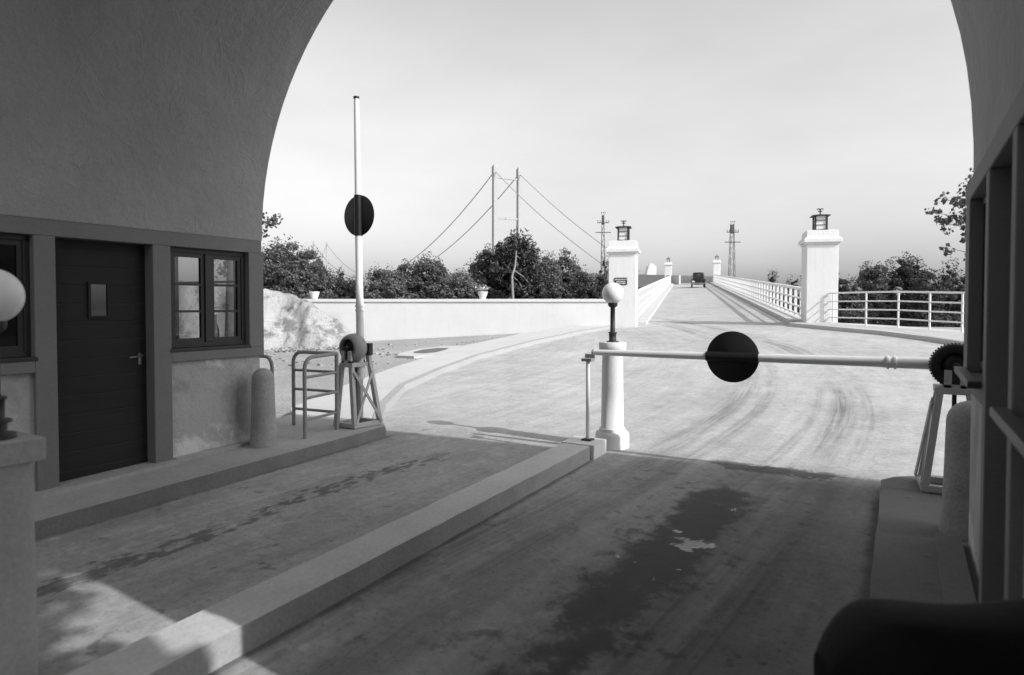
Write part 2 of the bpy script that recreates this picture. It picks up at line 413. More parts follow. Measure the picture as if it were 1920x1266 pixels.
def glass_mat(name, tint=0.9):
    m = bpy.data.materials.new(name); m.use_nodes = True
    t = m.node_tree; t.nodes.clear()
    o = t.nodes.new('ShaderNodeOutputMaterial')
    mx = t.nodes.new('ShaderNodeMixShader')
    fr = t.nodes.new('ShaderNodeFresnel'); fr.inputs[0].default_value = 1.5
    tr = t.nodes.new('ShaderNodeBsdfTransparent'); tr.inputs[0].default_value = (tint, tint, tint, 1)
    gl = t.nodes.new('ShaderNodeBsdfGlossy'); gl.inputs['Roughness'].default_value = 0.02
    ns = t.nodes.new('ShaderNodeTexNoise'); ns.inputs['Scale'].default_value = 1.5
    co = t.nodes.new('ShaderNodeTexCoord'); t.links.new(co.outputs['Object'], ns.inputs[0])
    bp = t.nodes.new('ShaderNodeBump'); bp.inputs['Strength'].default_value = 0.12; bp.inputs['Distance'].default_value = 0.01
    t.links.new(ns.outputs[0], bp.inputs['Height']); t.links.new(bp.outputs[0], gl.inputs['Normal'])
    t.links.new(fr.outputs[0], mx.inputs[0]); t.links.new(tr.outputs[0], mx.inputs[1]); t.links.new(gl.outputs[0], mx.inputs[2])
    t.links.new(mx.outputs[0], o.inputs[0])
    return m

def leaf_mat(name, g, var=0.5, scale=0.9, trans=0.25):
    n = NT(name)
    a = n.noise(scale, 3, 0.6)
    b = n.noise(scale * 22, 2, 0.5)
    v = n.m2('MULTIPLY_ADD', n.m2('SUBTRACT', a, 0.5), 2 * var * g, g)
    v = n.m2('MULTIPLY_ADD', n.m2('SUBTRACT', b, 0.5), 1.9 * g, v)
    n.grey(n.m2('MAXIMUM', v, 0.012))
    n.rough(0.55)
    n.b.inputs['Specular IOR Level'].default_value = 0.35
    tl = n.t.nodes.new('ShaderNodeBsdfTranslucent'); tl.inputs[0].default_value = (g * 1.3, g * 1.3, g * 1.3, 1)
    mx = n.t.nodes.new('ShaderNodeMixShader'); mx.inputs[0].default_value = trans
    n.t.links.new(n.b.outputs[0], mx.inputs[1]); n.t.links.new(tl.outputs[0], mx.inputs[2])
    n.t.links.new(mx.outputs[0], n.out.inputs[0])
    return n.m

def gravel_mat(name, g, speck=0.5, patches=False):
    n = NT(name)
    v = n.m2('MULTIPLY_ADD', n.m2('SUBTRACT', n.noise(0.5, 6, 0.65), 0.5), 0.8 * g, g)
    v = n.m2('MULTIPLY_ADD', n.m2('SUBTRACT', n.noise(14, 4, 0.7), 0.5), 0.9 * g, v)
    v = n.m2('MULTIPLY_ADD', n.ramp(n.noise(9, 3, 0.6), 0.66, 0.70), speck * g, v)
    v = n.m2('MULTIPLY', v, n.m2('MULTIPLY_ADD', n.ramp(n.noise(6, 3, 0.6), 0.66, 0.71), -0.45, 1.0))
    if patches:                                   # soil and roots showing between the stones
        p = n.ramp(n.noise(1.1, 6, 0.7, sc=(1, 1, 1.6)), 0.50, 0.62)
        v = n.m2('MULTIPLY', v, n.m2('MULTIPLY_ADD', p, -0.5, 1.0))
        q = n.ramp(n.noise(5, 4, 0.7, sc=(2.0, 2.0, 0.7)), 0.58, 0.66)
        v = n.m2('MULTIPLY', v, n.m2('MULTIPLY_ADD', q, -0.45, 1.0))
    n.grey(n.m2('MAXIMUM', v, 0.02)); n.rough(0.95)
    n.b.inputs['Specular IOR Level'].default_value = 0.1
    n.bump(n.noise(20, 4, 0.7), 0.8, 0.05)
    return n.m

def plank_mat():
    n = NT('dark_plank_paint')
    z = n.xyz()[2]
    fr = n.m2('FRACT', n.m2('MULTIPLY', n.m2('SUBTRACT', z, 0.005), 1 / 0.152))
    gr = n.ramp(n.m2('ABSOLUTE', n.m2('SUBTRACT', fr, 0.5)), 0.455, 0.495)
    v = n.m2('MULTIPLY_ADD', n.m2('SUBTRACT', n.noise(3, 6, 0.7, sc=(1, 0.4, 3)), 0.5), 0.016, 0.026)
    n.grey(n.m2('MAXIMUM', n.m2('MULTIPLY_ADD', gr, 0.014, v), 0.01)); n.rough(n.m2('MULTIPLY_ADD', n.noise(8, 4, 0.6), 0.3, 0.5)); n.b.inputs['Specular IOR Level'].default_value = 0.15
    n.bump(n.m2('ADD', n.m2('MULTIPLY', gr, -1.0), n.m2('MULTIPLY', n.noise(30, 3, 0.6, sc=(1, 0.1, 1)), 0.15)), 0.6, 0.012)
    return n.m

M = dict(
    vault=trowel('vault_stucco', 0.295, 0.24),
    wall=trowel('wall_stucco', 0.40, 0.22, stains=True),
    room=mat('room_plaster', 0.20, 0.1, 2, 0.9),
    outer=mat('outer_render', 0.62, 0.06, 2, 0.9, 0.2, 30),
    band=mat('painted_band', 0.17, 0.14, 2.5, 0.75, 0.25, 60, fine=0.12),
    plank=plank_mat(),
    frame=mat('window_paint', 0.032, 0.25, 8, 0.5, 0.1, 30),
    road=road_mat(),
    gwall=limewash('garden_wall_render', 0.56, 0.25),
    gutter=mat('kerb_stone', 0.33, 0.12, 1.5, 0.9, 0.3, 40, fine=0.12),
    kerb=mat('kerb_concrete', 0.50, 0.22, 2.6, 0.9, 0.35, 50, fine=0.2, wear=0.22),
    pave=mat('pavement_concrete', 0.47, 0.12, 1.2, 0.9, 0.3, 45, fine=0.12, wear=0.1),
    stepr=mat('shaded_step_concrete', 0.15, 0.25, 2.2, 0.9, 0.35, 50, fine=0.2, wear=0.3),  # right-hand step and plinth: shaded copy of the step concrete
    riserd=mat('shaded_step_riser', 0.18, 0.35, 3.2, 0.9, 0.45, 40, fine=0.25, wear=0.35),  # step and island risers: side shade painted darker than the tops
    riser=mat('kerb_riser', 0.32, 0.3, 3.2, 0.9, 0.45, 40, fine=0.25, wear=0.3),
    step=mat('step_concrete', 0.37, 0.25, 2.2, 0.9, 0.35, 50, fine=0.2, wear=0.3),
    white=limewash('white_render', 0.68, 0.6),
    wpaint=mat('white_paint', 0.72, 0.08, 5, 0.5, 0.05, 40, fine=0.04, wear=0.10),
    worn=mat('worn_white_paint', 0.40, 0.2, 7, 0.55, 0.15, 60, fine=0.12, wear=0.35),
    shadecol=mat('shaded_column', 0.34, 0.2, 3.0, 0.9, 0.45, 45, fine=0.2, wear=0.2),  # near white column, its shade painted into a darker grey
    bollard=mat('bollard_concrete', 0.31, 0.45, 4.5, 0.9, 0.6, 40, fine=0.35, wear=0.3),
    black=mat('black_paint', 0.012, 0.3, 6, 0.45, 0.05, 40),
    iron=mat('dark_iron', 0.03, 0.3, 9, 0.5, 0.1, 60),
    gear=mat('greasy_gear', 0.02, 0.4, 12, 0.45, 0.2, 60),
    drum=mat('grey_drum_paint', 0.25, 0.25, 9, 0.5, 0.15, 60, wear=0.3),
    globe=mat('opal_glass', 0.82, 0.03, 5, 0.22, spec=0.5),
    opal=mat('lantern_opal', 0.70, 0.05, 5, 0.3, spec=0.5),
    gravel=gravel_mat('gravel', 0.33),
    bank=gravel_mat('bank_rubble', 0.34, 0.4, True),
    soil=gravel_mat('bank_soil', 0.16, 0.2),
    turf=gravel_mat('rough_grass', 0.07, 0.3),
    glass=glass_mat('window_glass', 0.62),
    bottle=glass_mat('bottle_glass', 0.6),
    leafd=leaf_mat('leaf_dark', 0.085),
    leafm=leaf_mat('leaf_mid', 0.12),
    leafp=leaf_mat('leaf_pale', 0.15),
    needle=leaf_mat('pine_needle', 0.055, trans=0.1),
    bark=mat('bark', 0.10, 0.4, 6, 0.9, 0.5, 20),
    palebark=mat('pale_bark', 0.24, 0.3, 6, 0.9, 0.4, 20),
    tower=mat('bridge_paint', 0.34, 0.05, 2, 0.6),
    cable=mat('cable_steel', 0.22, 0.2, 1, 0.6),
    girder=mat('girder_grey', 0.42, 0.12, 0.8, 0.7, fine=0.05),
    mast=mat('lattice_steel', 0.07, 0.2, 2, 0.6),
    cloth=mat('black_leather', 0.006, 0.3, 14, 0.7, 0.2, 80, spec=0.15),
    car=mat('car_lacquer', 0.02, 0.1, 2, 0.25, spec=0.5),
    tyre=mat('tyre_rubber', 0.02, 0.2, 10, 0.85),
    chrome=mat('dull_chrome', 0.5, 0.05, 4, 0.25, metal=0.9),
    brass=mat('dull_brass', 0.22, 0.15, 20, 0.4, metal=0.8),
    plaque=mat('plaque_enamel', 0.03, 0.1, 8, 0.4),
    letter=mat('plaque_lettering', 0.55, 0.05, 8, 0.6),
)

# ------------------------------------------------------------------ ground shape
def hy(y):
    if y <= 6: return 0.028 * y
    if y <= 24: return 0.028 * y + 0.0009 * (y - 6) ** 2
    return 0.028 * 24 + 0.0009 * 18 ** 2 + 0.057 * (y - 24)

def sheet(poly, off, step=0.6, extrude=0.0, dip=False, jit=0.0):
    """flat outline (world x, y) draped on the slope; optional kerb face of depth extrude"""
    bm = bmesh.new()
    vs = [bm.verts.new((p[0], p[1], 0)) for p in poly]
    bm.faces.new(vs)
    y0 = min(p[1] for p in poly); y1 = max(p[1] for p in poly)
    k = 1
    while y0 + k * step < y1:
        bmesh.ops.bisect_plane(bm, geom=bm.verts[:] + bm.edges[:] + bm.faces[:], plane_co=(0, y0 + k * step, 0), plane_no=(0, 1, 0))
        k += 1
    bmesh.ops.recalc_face_normals(bm, faces=bm.faces[:])
    if bm.faces and sum(f.normal.z for f in bm.faces) < 0:
        bmesh.ops.reverse_faces(bm, faces=bm.faces[:])
    if jit:
        rj = random.Random(len(poly) * 7 + int(y1 * 10))
        for v in bm.verts: v.co.x += rj.uniform(-jit, jit)
    border = []
    if extrude:
        border = [(e.verts[0].co.copy(), e.verts[1].co.copy()) for e in bm.edges if len(e.link_faces) == 1]
    bm.verts.ensure_lookup_table()
    bm.faces.ensure_lookup_table()
    mb = MB()
    Z = lambda c: hy(c[1]) + off - (0.03 * max(0, -9.5 - c[0]) if dip else 0)
    vid = {v: i for i, v in enumerate(bm.verts)}
    mb.add([(v.co.x, v.co.y, Z(v.co)) for v in bm.verts], [tuple(vid[v] for v in f.verts) for f in bm.faces])
    for a, b in border:
        mb.add([(a.x, a.y, Z(a)), (b.x, b.y, Z(b)), (b.x, b.y, Z(b) - extrude), (a.x, a.y, Z(a) - extrude)], [(0, 1, 2, 3)])
    bm.free()
    return mb

# bridge frame
PL = dep(1168, 608, 24.3); PR = dep(1534, 606, 22.8)
bv = ray(1282, 506); BD = Vector((bv.x, bv.y, 0)).normalized(); BR = Vector((BD.y, -BD.x, 0))
P0 = Vector(((PL.x + PR.x) / 2, (PL.y + PR.y) / 2, 0))
HALF = abs((PR - PL).dot(BR)) / 2
BANG = math.atan2(BD.y, BD.x) - math.pi / 2
def bp(s, t, up=0.0):                          # s along the ramp, t to the right, up above its road
    q = P0 + BD * s + BR * t
    return Vector((q.x, q.y, hy(q.y) + up))
S_END = 73.0

# ground: one sheet out to the horizon
def terrain(x, y):
    z = hy(min(y, 24)) - 0.03 - 0.03 * max(0, min(-9.5 - x, 20))
    # falls away behind the wall and the right-hand railing
    zc = (Vector((x, y, 0)) - Vector((0, 0, 0))).dot(F0)
    xc = x * RT.x + y * RT.y
    d = max(0, zc - 25.8) if xc < 5 else max(0, zc - (24.3 - 0.52 * (xc - 10)) - 1.3)
    z -= min(0.22 * d, 2.2) + min(0.03 * max(0, d - 10), 12)
    if y < -3: z -= min(0.01 * (-3 - y), 3)
    return z
def axis(lo, hi, step, far):
    a = []; v = lo
    while v < hi: a.append(v); v += step
    st = step; L = lo; Rr = a[-1]; left = []
    while Rr < far: st *= 1.35; Rr += st; a.append(Rr)
    st = step
    while L > -far: st *= 1.35; L -= st; left.append(L)
    return left[::-1] + a
ax, ay = axis(-30, 16, 0.8, 2500), axis(-8, 46, 0.8, 2500)
g = MB()
g.add([(x, y, terrain(x, y)) for y in ay for x in ax],
      [(j * len(ax) + i, j * len(ax) + i + 1, (j + 1) * len(ax) + i + 1, (j + 1) * len(ax) + i) for j in range(len(ay) - 1) for i in range(len(ax) - 1)], True)
tag(g.build('ground', M['gravel']), kind='structure')

# road: lanes, forecourt and the mouth of the ramp
kerb_in = [(-5.05, 5.62), (-5.45, 6.0), (-6.09, 6.78), (-7.1, 8.4), (-7.85, 10.4), (-8.56, 12.8), (-9.07, 16.35), (-9.2, 20.0), (-8.95, 22.2)]
rm_l = bp(0.2, -2.55); rm_r = bp(0.2, 2.5)
kerb_r = [(-3.3, 24.1), (-1.87, 22.85), (-0.52, 21.7), (0.61, 20.2), (1.31, 19.0), (2.2, 17.2), (2.9, 14.5)]
road_poly = [(-9, -14), (3.2, -14), (3.2, 14.5)] + kerb_r[::-1][1:] + [(rm_r.x, rm_r.y), (rm_l.x, rm_l.y)] + kerb_in[::-1] + [(-5.05, 0), (-9, 0)]
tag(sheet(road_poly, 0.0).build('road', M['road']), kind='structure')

# pavement sweeping left from the barrier to the bridge pillar
outer = [(-9.75, 23.2), (-10.45, 20.6), (-10.75, 18.6), (-10.3, 14.4), (-8.95, 10.2), (-8.0, 7.85), (-7.15, 6.05), (-6.6, 5.62)]
kin2 = [(p[0] - 0.16, p[1]) for p in kerb_in]
tag(sheet([(-5.21, 5.62)] + kin2[1:] + outer, 0.10, extrude=0.2).build('pavement', M['pave']), kind='structure')
kb = [(x, y) for x, y in kerb_in]
kbo = [(x - 0.15, y) for x, y in kerb_in]
tag(sheet(kb + kbo[::-1], 0.106, extrude=0.2).build('kerb', M['gutter']), kind='structure')
# small walled oval with a gravel bed, set in the yard
ov = [(-11.6, 13.5), (-11.2, 12.9), (-10.5, 12.75), (-10.15, 13.3), (-10.45, 14.6), (-10.9, 15.6), (-11.6, 15.5), (-11.9, 14.6)]
tag(sheet(ov, 0.035, extrude=0.1, dip=True).build('path', M['pave']), kind='structure')
ovc = (-11.05, 14.1)
tag(sheet([(ovc[0] + (x - ovc[0]) * 0.55, ovc[1] + (y - ovc[1]) * 0.5) for x, y in ov], 0.041, dip=True).build('garden_bed', M['soil']), kind='structure')

# pavement on the right with the curved railing
kr_o = [(4.9, 15.2), (3.9, 18.2), (2.6, 20.3), (1.75, 22.0), (0.8, 22.75), (0.0, 23.35), (-1.0, 24.0), (-2.0, 24.5), (-2.5, 25.0), (-3.0, 25.1)]
tag(sheet(kerb_r[:1] + kerb_r[1:] + [(2.9, 14.5), (4.9, 14.5)] + kr_o, 0.12, extrude=0.3).build('pavement', M['pave']), kind='structure')

# island between the lanes, raised step along the booths
X0, X1 = -2.87, -2.57
tag(sheet([(X0, 1.0), (X1, 1.0), (X1, 5.78), (X0, 5.78)], 0.135, step=0.16, extrude=0.25, jit=0.006).build('traffic_island', M['kerb'], bevel=0.012, side=M['riser']), kind='structure')
tag(sheet([(X0 - 0.02, 5.79), (X1 + 0.03, 5.79), (X1 + 0.03, 6.10), (X0 - 0.02, 6.10)], 0.14, extrude=0.25).build('traffic_island', M['white'], bevel=0.012), kind='structure')
tag(sheet([(-3.9, 0.55), (X1 + 0.02, 0.55), (X1 + 0.02, 0.99), (-3.3, 0.99), (-3.9, 0.95)], 0.13, extrude=0.25).build('traffic_island', M['kerb'], bevel=0.012, side=M['riser']), kind='structure')
tag(sheet([(-6.2, 0.6), (-5.05, 0.6), (-5.05, 5.615), (-6.6, 5.615), (-6.6, 4.2), (-6.2, 4.2)], 0.125, step=0.2, extrude=0.25, jit=0.005).build('step', M['step'], bevel=0.015, side=M['riserd']), kind='structure')
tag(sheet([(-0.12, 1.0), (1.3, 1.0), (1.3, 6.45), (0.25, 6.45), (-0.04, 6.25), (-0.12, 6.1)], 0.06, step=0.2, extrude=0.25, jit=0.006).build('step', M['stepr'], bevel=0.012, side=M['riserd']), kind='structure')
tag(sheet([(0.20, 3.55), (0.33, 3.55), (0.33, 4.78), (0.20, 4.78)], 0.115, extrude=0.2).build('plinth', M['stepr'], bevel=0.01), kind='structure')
tag(sheet([(-5.74, 3.50), (-5.66, 3.50), (-5.66, 4.40), (-5.74, 4.40)], 0.16, extrude=0.2).build('plinth', M['step'], bevel=0.015), kind='structure')
tag(sheet([(-5.95, 1.2), (-5.60, 1.2), (-5.60, 3.49), (-5.95, 3.49)], 0.155, extrude=0.2).build('plinth', M['step'], bevel=0.015), kind='structure')

# ------------------------------------------------------------------ toll house
FY = lambda x: 4.47 + 0.08 * (x + 5.7)         # front face of the house
BY = lambda x: 1.64 + 0.08 * (x - 0.35)        # rear face
house = thing('toll_house', (-2.66, 3.0, 0), 'stucco toll house with a wide arched passage over both lanes', 'toll house')
HO = (-2.66, 3.0, 0)
def hb(mb, name, m, parent=None, bevel=0):     # a part of the toll house (or a sub-part)
    if parent is None: return mb.build(name, m, house, bevel, origin=HO)
    o = mb.build(name, m, parent, bevel, origin=HO); return o
# vault
vb = MB()
AX, AZ, AA, AB = -2.66, 2.33, 3.035, 3.08
prof = []
for i in range(49):
    a = math.pi * i / 48
    ex = 1.0 if i <= 24 else 2 / 2.45
    prof.append((AX - AA * math.copysign(abs(math.cos(a)) ** ex, math.cos(a)), AZ + AB * math.sin(a) ** ex))
TOPZ = 5.85
def outpt(x, z):
    if z < AZ + 0.01: return (AX + (x - AX) * 1.08, AZ)
    t = min(3.3 / max(1e-6, abs(x - AX)), (TOPZ - AZ) / (z - AZ))
    return (AX + (x - AX) * t, AZ + (z - AZ) * t)
n = len(prof)
vs = []
for (x, z) in prof:
    X, Zz = outpt(x, z)
    vs += [(x, FY(x) + 0.001, z), (x, BY(x), z), (X, FY(X) + 0.001, Zz), (X, BY(X), Zz)]
fs = []
for i in range(n - 1):
    a, b = 4 * i, 4 * (i + 1)
    fs.append((a, a + 1, b + 1, b)); 
vb.add(vs, fs, True)
vb.add(vs, [(4 * i, 4 * i + 4, 4 * i + 6, 4 * i + 2) for i in range(n - 1)] + [(4 * i + 1, 4 * i + 3, 4 * i + 7, 4 * i + 5) for i in range(n - 1)])
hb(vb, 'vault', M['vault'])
# upper masonry either side of the arch and the wings
def wing(xa, xb, za, zb, ya=None, yb=None, name='wing_wall', m='outer'):
    mb = MB()
    P = []
    for z in (za, zb):
        P += [(xa, BY(xa) if ya is None else ya, z), (xb, BY(xb) if ya is None else ya, z), (xb, FY(xb) if yb is None else yb, z), (xa, FY(xa) if yb is None else yb, z)]
    mb.add(P, [(0, 3, 2, 1), (4, 5, 6, 7), (0, 1, 5, 4), (1, 2, 6, 5), (2, 3, 7, 6), (3, 0, 4, 7)])
    return hb(mb, name, M[m])
wing(-12.0, -5.965, 2.55, TOPZ)
wing(0.645, 9.6, 2.55, TOPZ)
rf = MB()
ra = [(-12.2, BY(-12.2) - 0.05, TOPZ), (9.8, BY(9.8) - 0.05, TOPZ), (9.8, FY(9.8) + 0.06, TOPZ), (-12.2, FY(-12.2) + 0.06, TOPZ)]
rb = [(-11.2, (BY(-11.2) + FY(-11.2)) / 2, TOPZ + 0.9), (8.8, (BY(8.8) + FY(8.8)) / 2, TOPZ + 0.9)]
rf.add(ra + rb, [(0, 3, 2, 1), (0, 1, 5, 4), (2, 3, 4, 5), (1, 2, 5), (3, 0, 4)])
hb(rf, 'roof', M['band'])

WX = -5.74                                      # left wall plaster plane
BX = -5.70                                      # left band plane
# left wall: plaster panels under the windows
hb(MB().span((WX - 0.2, 3.49, 0.0), (WX, FY(WX) - 0.002, 1.14)), 'wall_panel', M['wall'])
hb(MB().span((WX - 0.2, 1.2, 0.0), (WX, 2.415, 1.14)), 'wall_panel', M['wall'])
# painted band frame: lintel, posts, sill strip
bd = MB()
bd.span((BX - 0.235, 1.2, 2.20), (BX, FY(BX) - 0.0, 2.34))
bd.span((BX - 0.23, 1.2, 1.141), (BX + 0.001, 2.40, 1.235))
bd.span((BX - 0.23, 3.49, 1.141), (BX + 0.001, FY(BX) + 0.02, 1.235))
bd.span((BX - 0.23, 4.315, 1.235), (BX + 0.001, FY(BX) + 0.02, 2.20))
bd.span((BX - 0.23, 3.325, 0.0), (BX + 0.001, 3.49, 2.20))
bd.span((BX - 0.23, 2.40, 0.0), (BX + 0.001, 2.552, 2.20))
hb(bd, 'painted_band', M['band'], bevel=0.006)
# door
dr = hb(MB().span((-5.87, 2.552, 0.15), (-5.825, 3.325, 2.20)), 'door', M['plank'])
pa, pb = onplane(169, 533, 0, -5.82), onplane(201, 592, 0, -5.82)
fm = MB()
y0, y1, z0, z1 = pa.y, pb.y, pb.z, pa.z
for a, b in (((y0 - .02, z0 - .02), (y1 + .02, z0)), ((y0 - .02, z1), (y1 + .02, z1 + .02)), ((y0 - .02, z0), (y0, z1)), ((y1, z0), (y1 + .02, z1))):
    fm.span((-5.825, a[0], a[1]), (-5.808, b[0], b[1]))
hb(fm, 'window_frame', M['plank'], dr)
hb(MB().span((-5.8249, y0, z0), (-5.821, y1, z1)), 'pane', mat('door_pane', 0.01, 0.1, 2, 0.03, spec=0.8), dr)
hd = onplane(258, 667, 0, -5.80)
hm = MB().tube([(-5.825, hd.y + .03, hd.z), (-5.775, hd.y + .03, hd.z), (-5.77, hd.y - .085, hd.z - .012)], [0.008, 0.009, 0.007], 8)
hm.box((-5.822, hd.y + .03, hd.z - .03), (.006, .025, .10))
hb(hm, 'handle', M['brass'], dr)
hb(MB().span((-5.93, 2.552, 0.10), (-5.70, 3.325, 0.215)), 'threshold', M['step'], bevel=0.01)

def casement(ya, yb, za, zb, x, sgn, rows=3, cols=2, parent_name='window'):
    """window with two leaves in the booth wall; sgn points into the passage"""
    f = MB()
    t = 0.045
    xo = x - sgn * 0.05
    def pc(a, b, dx=0.0): f.span((xo - 0.03, a[0], a[1]), (xo + 0.03 + dx * sgn, b[0], b[1]))
    pc((ya, za), (yb, za + t)); pc((ya, zb - t), (yb, zb)); pc((ya, za + t), (ya + t, zb - t)); pc((yb - t, za + t), (yb, zb - t))
    ym = (ya + yb) / 2
    pc((ym - .035, za + t), (ym + .035, zb - t), 0.006)
    w = hb(f, parent_name, M['frame'], bevel=0.004)
    lf = MB()
    for (a, b) in ((ya + t, ym - .035), (ym + .035, yb - t)):
        def q(c, d, e=0.018): lf.span((xo - e, c[0], c[1]), (xo + e, d[0], d[1]))
        lo, hi = za + t, zb - t
        q((a, lo), (b, lo + .04)); q((a, hi - .04), (b, hi)); q((a, lo + .04), (a + .035, hi - .04)); q((b - .035, lo + .04), (b, hi - .04))
        for r in range(1, rows):
            z = lo + .04 + (hi - lo - .08) * r / rows
            q((a + .035, z - .011), (b - .035, z + .011), 0.014)
    hb(lf, 'glazing_bars', M['frame'], w)
    pn = MB()
    pn.span((xo - .002, ya + t, za + t), (xo + .002, yb - t, zb - t))
    hb(pn, 'pane', M['glass'], w)
    sl = MB()
    sl.span((x - 0.10, ya - .02, za - .035), (x + sgn * 0.045, yb + .02, za - 0.001))
    hb(sl, 'sill', M['frame'], w, bevel=0.005)
    return w
casement(3.491, 4.314, 1.265, 2.20, -5.74, 1)
casement(1.55, 2.399, 1.265, 2.20, -5.74, 1)
# left booth room: back and end walls, ceiling, front wall with a window you look through
rm = MB()
rm.span((-8.6, 1.0, 0.0), (-8.45, 4.0, 2.549))
rm.span((-8.6, 0.9, 0.0), (-5.95, 1.0, 2.549))
rm.span((-8.45, 1.0, 0.0), (-5.95, 4.2, 0.15))
rm.span((-8.45, 1.0, 2.40), (-5.94, 4.2, 2.548))
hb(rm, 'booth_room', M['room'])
fr = MB()
def fpiece(xa, xb, za, zb, th=0.22, mb=fr, dy=0.0):
    P = []
    for z in (za, zb):
        P += [(xa, FY(xa) - th - dy, z), (xb, FY(xb) - th - dy, z), (xb, FY(xb) - dy, z), (xa, FY(xa) - dy, z)]
    mb.add(P, [(0, 3, 2, 1), (4, 5, 6, 7), (0, 1, 5, 4), (1, 2, 6, 5), (2, 3, 7, 6), (3, 0, 4, 7)])
fpiece(-12.0, -5.941, 0.0, 1.15, .09); fpiece(-12.0, -5.941, 2.3, 2.549, .09); fpiece(-12.0, -7.0, 1.15, 2.3, .09); fpiece(-5.99, -5.941, 1.15, 2.3, .09)
hb(fr, 'front_wall', M['outer'])
fw = MB()
for xa, xb in ((-7.0, -6.50), (-6.44, -5.99)):
    fpiece(xa, xb, 1.15, 1.20, 0.05, fw, 0.02); fpiece(xa, xb, 2.25, 2.3, 0.05, fw, 0.02)
    fpiece(xa, xa + .04, 1.20, 2.25, 0.05, fw, 0.02); fpiece(xb - .04, xb, 1.20, 2.25, 0.05, fw, 0.02)
    fpiece(xa + .04, xb - .04, 1.90, 1.925, 0.03, fw, 0.03)
fpiece(-6.50, -6.44, 1.15, 2.3, 0.07, fw, 0.015)
fwo = hb(fw, 'window', M['frame'])
# rear wall of the left wing
rw = MB()
P = [(-12.0, BY(-12) , 0.0), (-5.95, 0.899, 0.0)]
rw.span((-12.0, 0.55, 0.0), (-8.6, 0.75, 2.549))
hb(rw, 'rear_wall', M['outer'])

# right wall, mirrored
QX, CX = 0.37, 0.33
hb(MB().span((QX, 3.74, 0.0), (QX + 0.2, FY(QX) - 0.15, 1.18)), 'wall_panel', M['wall'])
hb(MB().span((QX, 1.66, 0.0), (QX + 0.2, 2.80, 1.18)), 'wall_panel', M['wall'])
bd = MB()
bd.span((CX - 0.001, 1.66, 2.27), (CX + 0.235, FY(CX) - 0.06, 2.38))
bd.span((CX, 3.74, 1.181), (CX + 0.23, FY(CX) - 0.12, 1.27))
bd.span((CX, 1.66, 1.181), (CX + 0.23, 2.87, 1.27))
bd.span((CX, 4.60, 1.27), (CX + 0.23, FY(CX) - 0.12, 2.27))
bd.span((CX, 3.62, 0.0), (CX + 0.23, 3.74, 2.27))
bd.span((CX, 2.80, 0.0), (CX + 0.23, 2.90, 2.27))
bd.span((CX, 1.66, 1.27), (CX + 0.23, 1.80, 2.27))
hb(bd, 'painted_band', M['band'], bevel=0.006)
dr2 = hb(MB().span((CX + 0.13, 2.90, 0.12), (CX + 0.175, 3.62, 2.27)), 'door', M['plank'])
hb(MB().tube([(CX + .13, 3.02, 1.2), (CX + .08, 3.02, 1.2), (CX + .075, 3.13, 1.19)], 0.008, 8), 'handle', M['chrome'], dr2)
casement(3.741, 4.599, 1.30, 2.27, 0.37, -1)
casement(1.801, 2.799, 1.30, 2.27, 0.37, -1)
rm = MB()
rm.span((3.2, 1.9, 0.0), (3.35, 5.0, 2.549)); rm.span((0.58, 4.70, 0.0), (3.2, 4.85, 2.549))
rm.span((0.58, 1.70, 0.0), (3.2, 1.85, 2.549)); rm.span((0.58, 1.85, 2.40), (3.2, 4.70, 2.548)); rm.span((0.58, 1.85, 0.0), (3.2, 4.7, 0.12))
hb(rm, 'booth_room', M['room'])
rg = MB()
rg.span((3.36, 2.0, 0.0), (9.6, 2.2, 2.549)); rg.span((3.36, 4.9, 0.0), (9.6, 5.2, 2.549)); rg.span((9.4, 2.2, 0.0), (9.6, 4.9, 2.549))
hb(rg, 'wing_wall', M['outer'])

# bottle on the window sill inside the left booth
bt = onplane(404, 634, 0, -5.90)
bo = MB().lathe([(0.03, 0), (0.036, 0.01), (0.036, 0.15), (0.03, 0.18), (0.013, 0.235), (0.012, 0.29), (0.015, 0.295), (0.015, 0.31)], (bt.x, bt.y, 1.262), 16)
bl = MB().span((-6.02, 3.52, 1.24), (-5.945, 4.30, 1.262)); hb(bl, 'window_board', M['frame'])
o = bo.build('bottle', M['bottle'], origin=(bt.x, bt.y, 1.262))
tag(o, 'slim glass bottle standing inside the right-hand booth window', 'bottle')

# ------------------------------------------------------------------ bollards
def bollard(loc, label, r=0.145, h=0.84):
    pr = [(r * 1.12, -0.1), (r * 1.12, 0.02), (r * 1.05, 0.12), (r * 0.97, h * 0.5), (r * 0.92, h - r * 0.95)]
    for i in range(1, 8):
        a = math.pi / 2 * i / 7
        pr.append((max(1e-6, r * 0.92 * math.cos(a)), h - r * 0.95 + r * 0.95 * math.sin(a)))
    o = MB().lathe(pr, (0, 0, 0), 28).build('bollard', M['bollard'])
    o.location = loc
    return tag(o, label, 'bollard', 'round-topped bollards at the corners of the toll house')
bollard((-5.52, 4.33, hy(4.33) + 0.12), 'round-topped concrete bollard under the window at the left wall corner', .118, .79)
bollard((0.385, 5.03, hy(5.03) + 0.05), 'dark round-topped concrete bollard against the right wall corner', 0.14, 0.86)

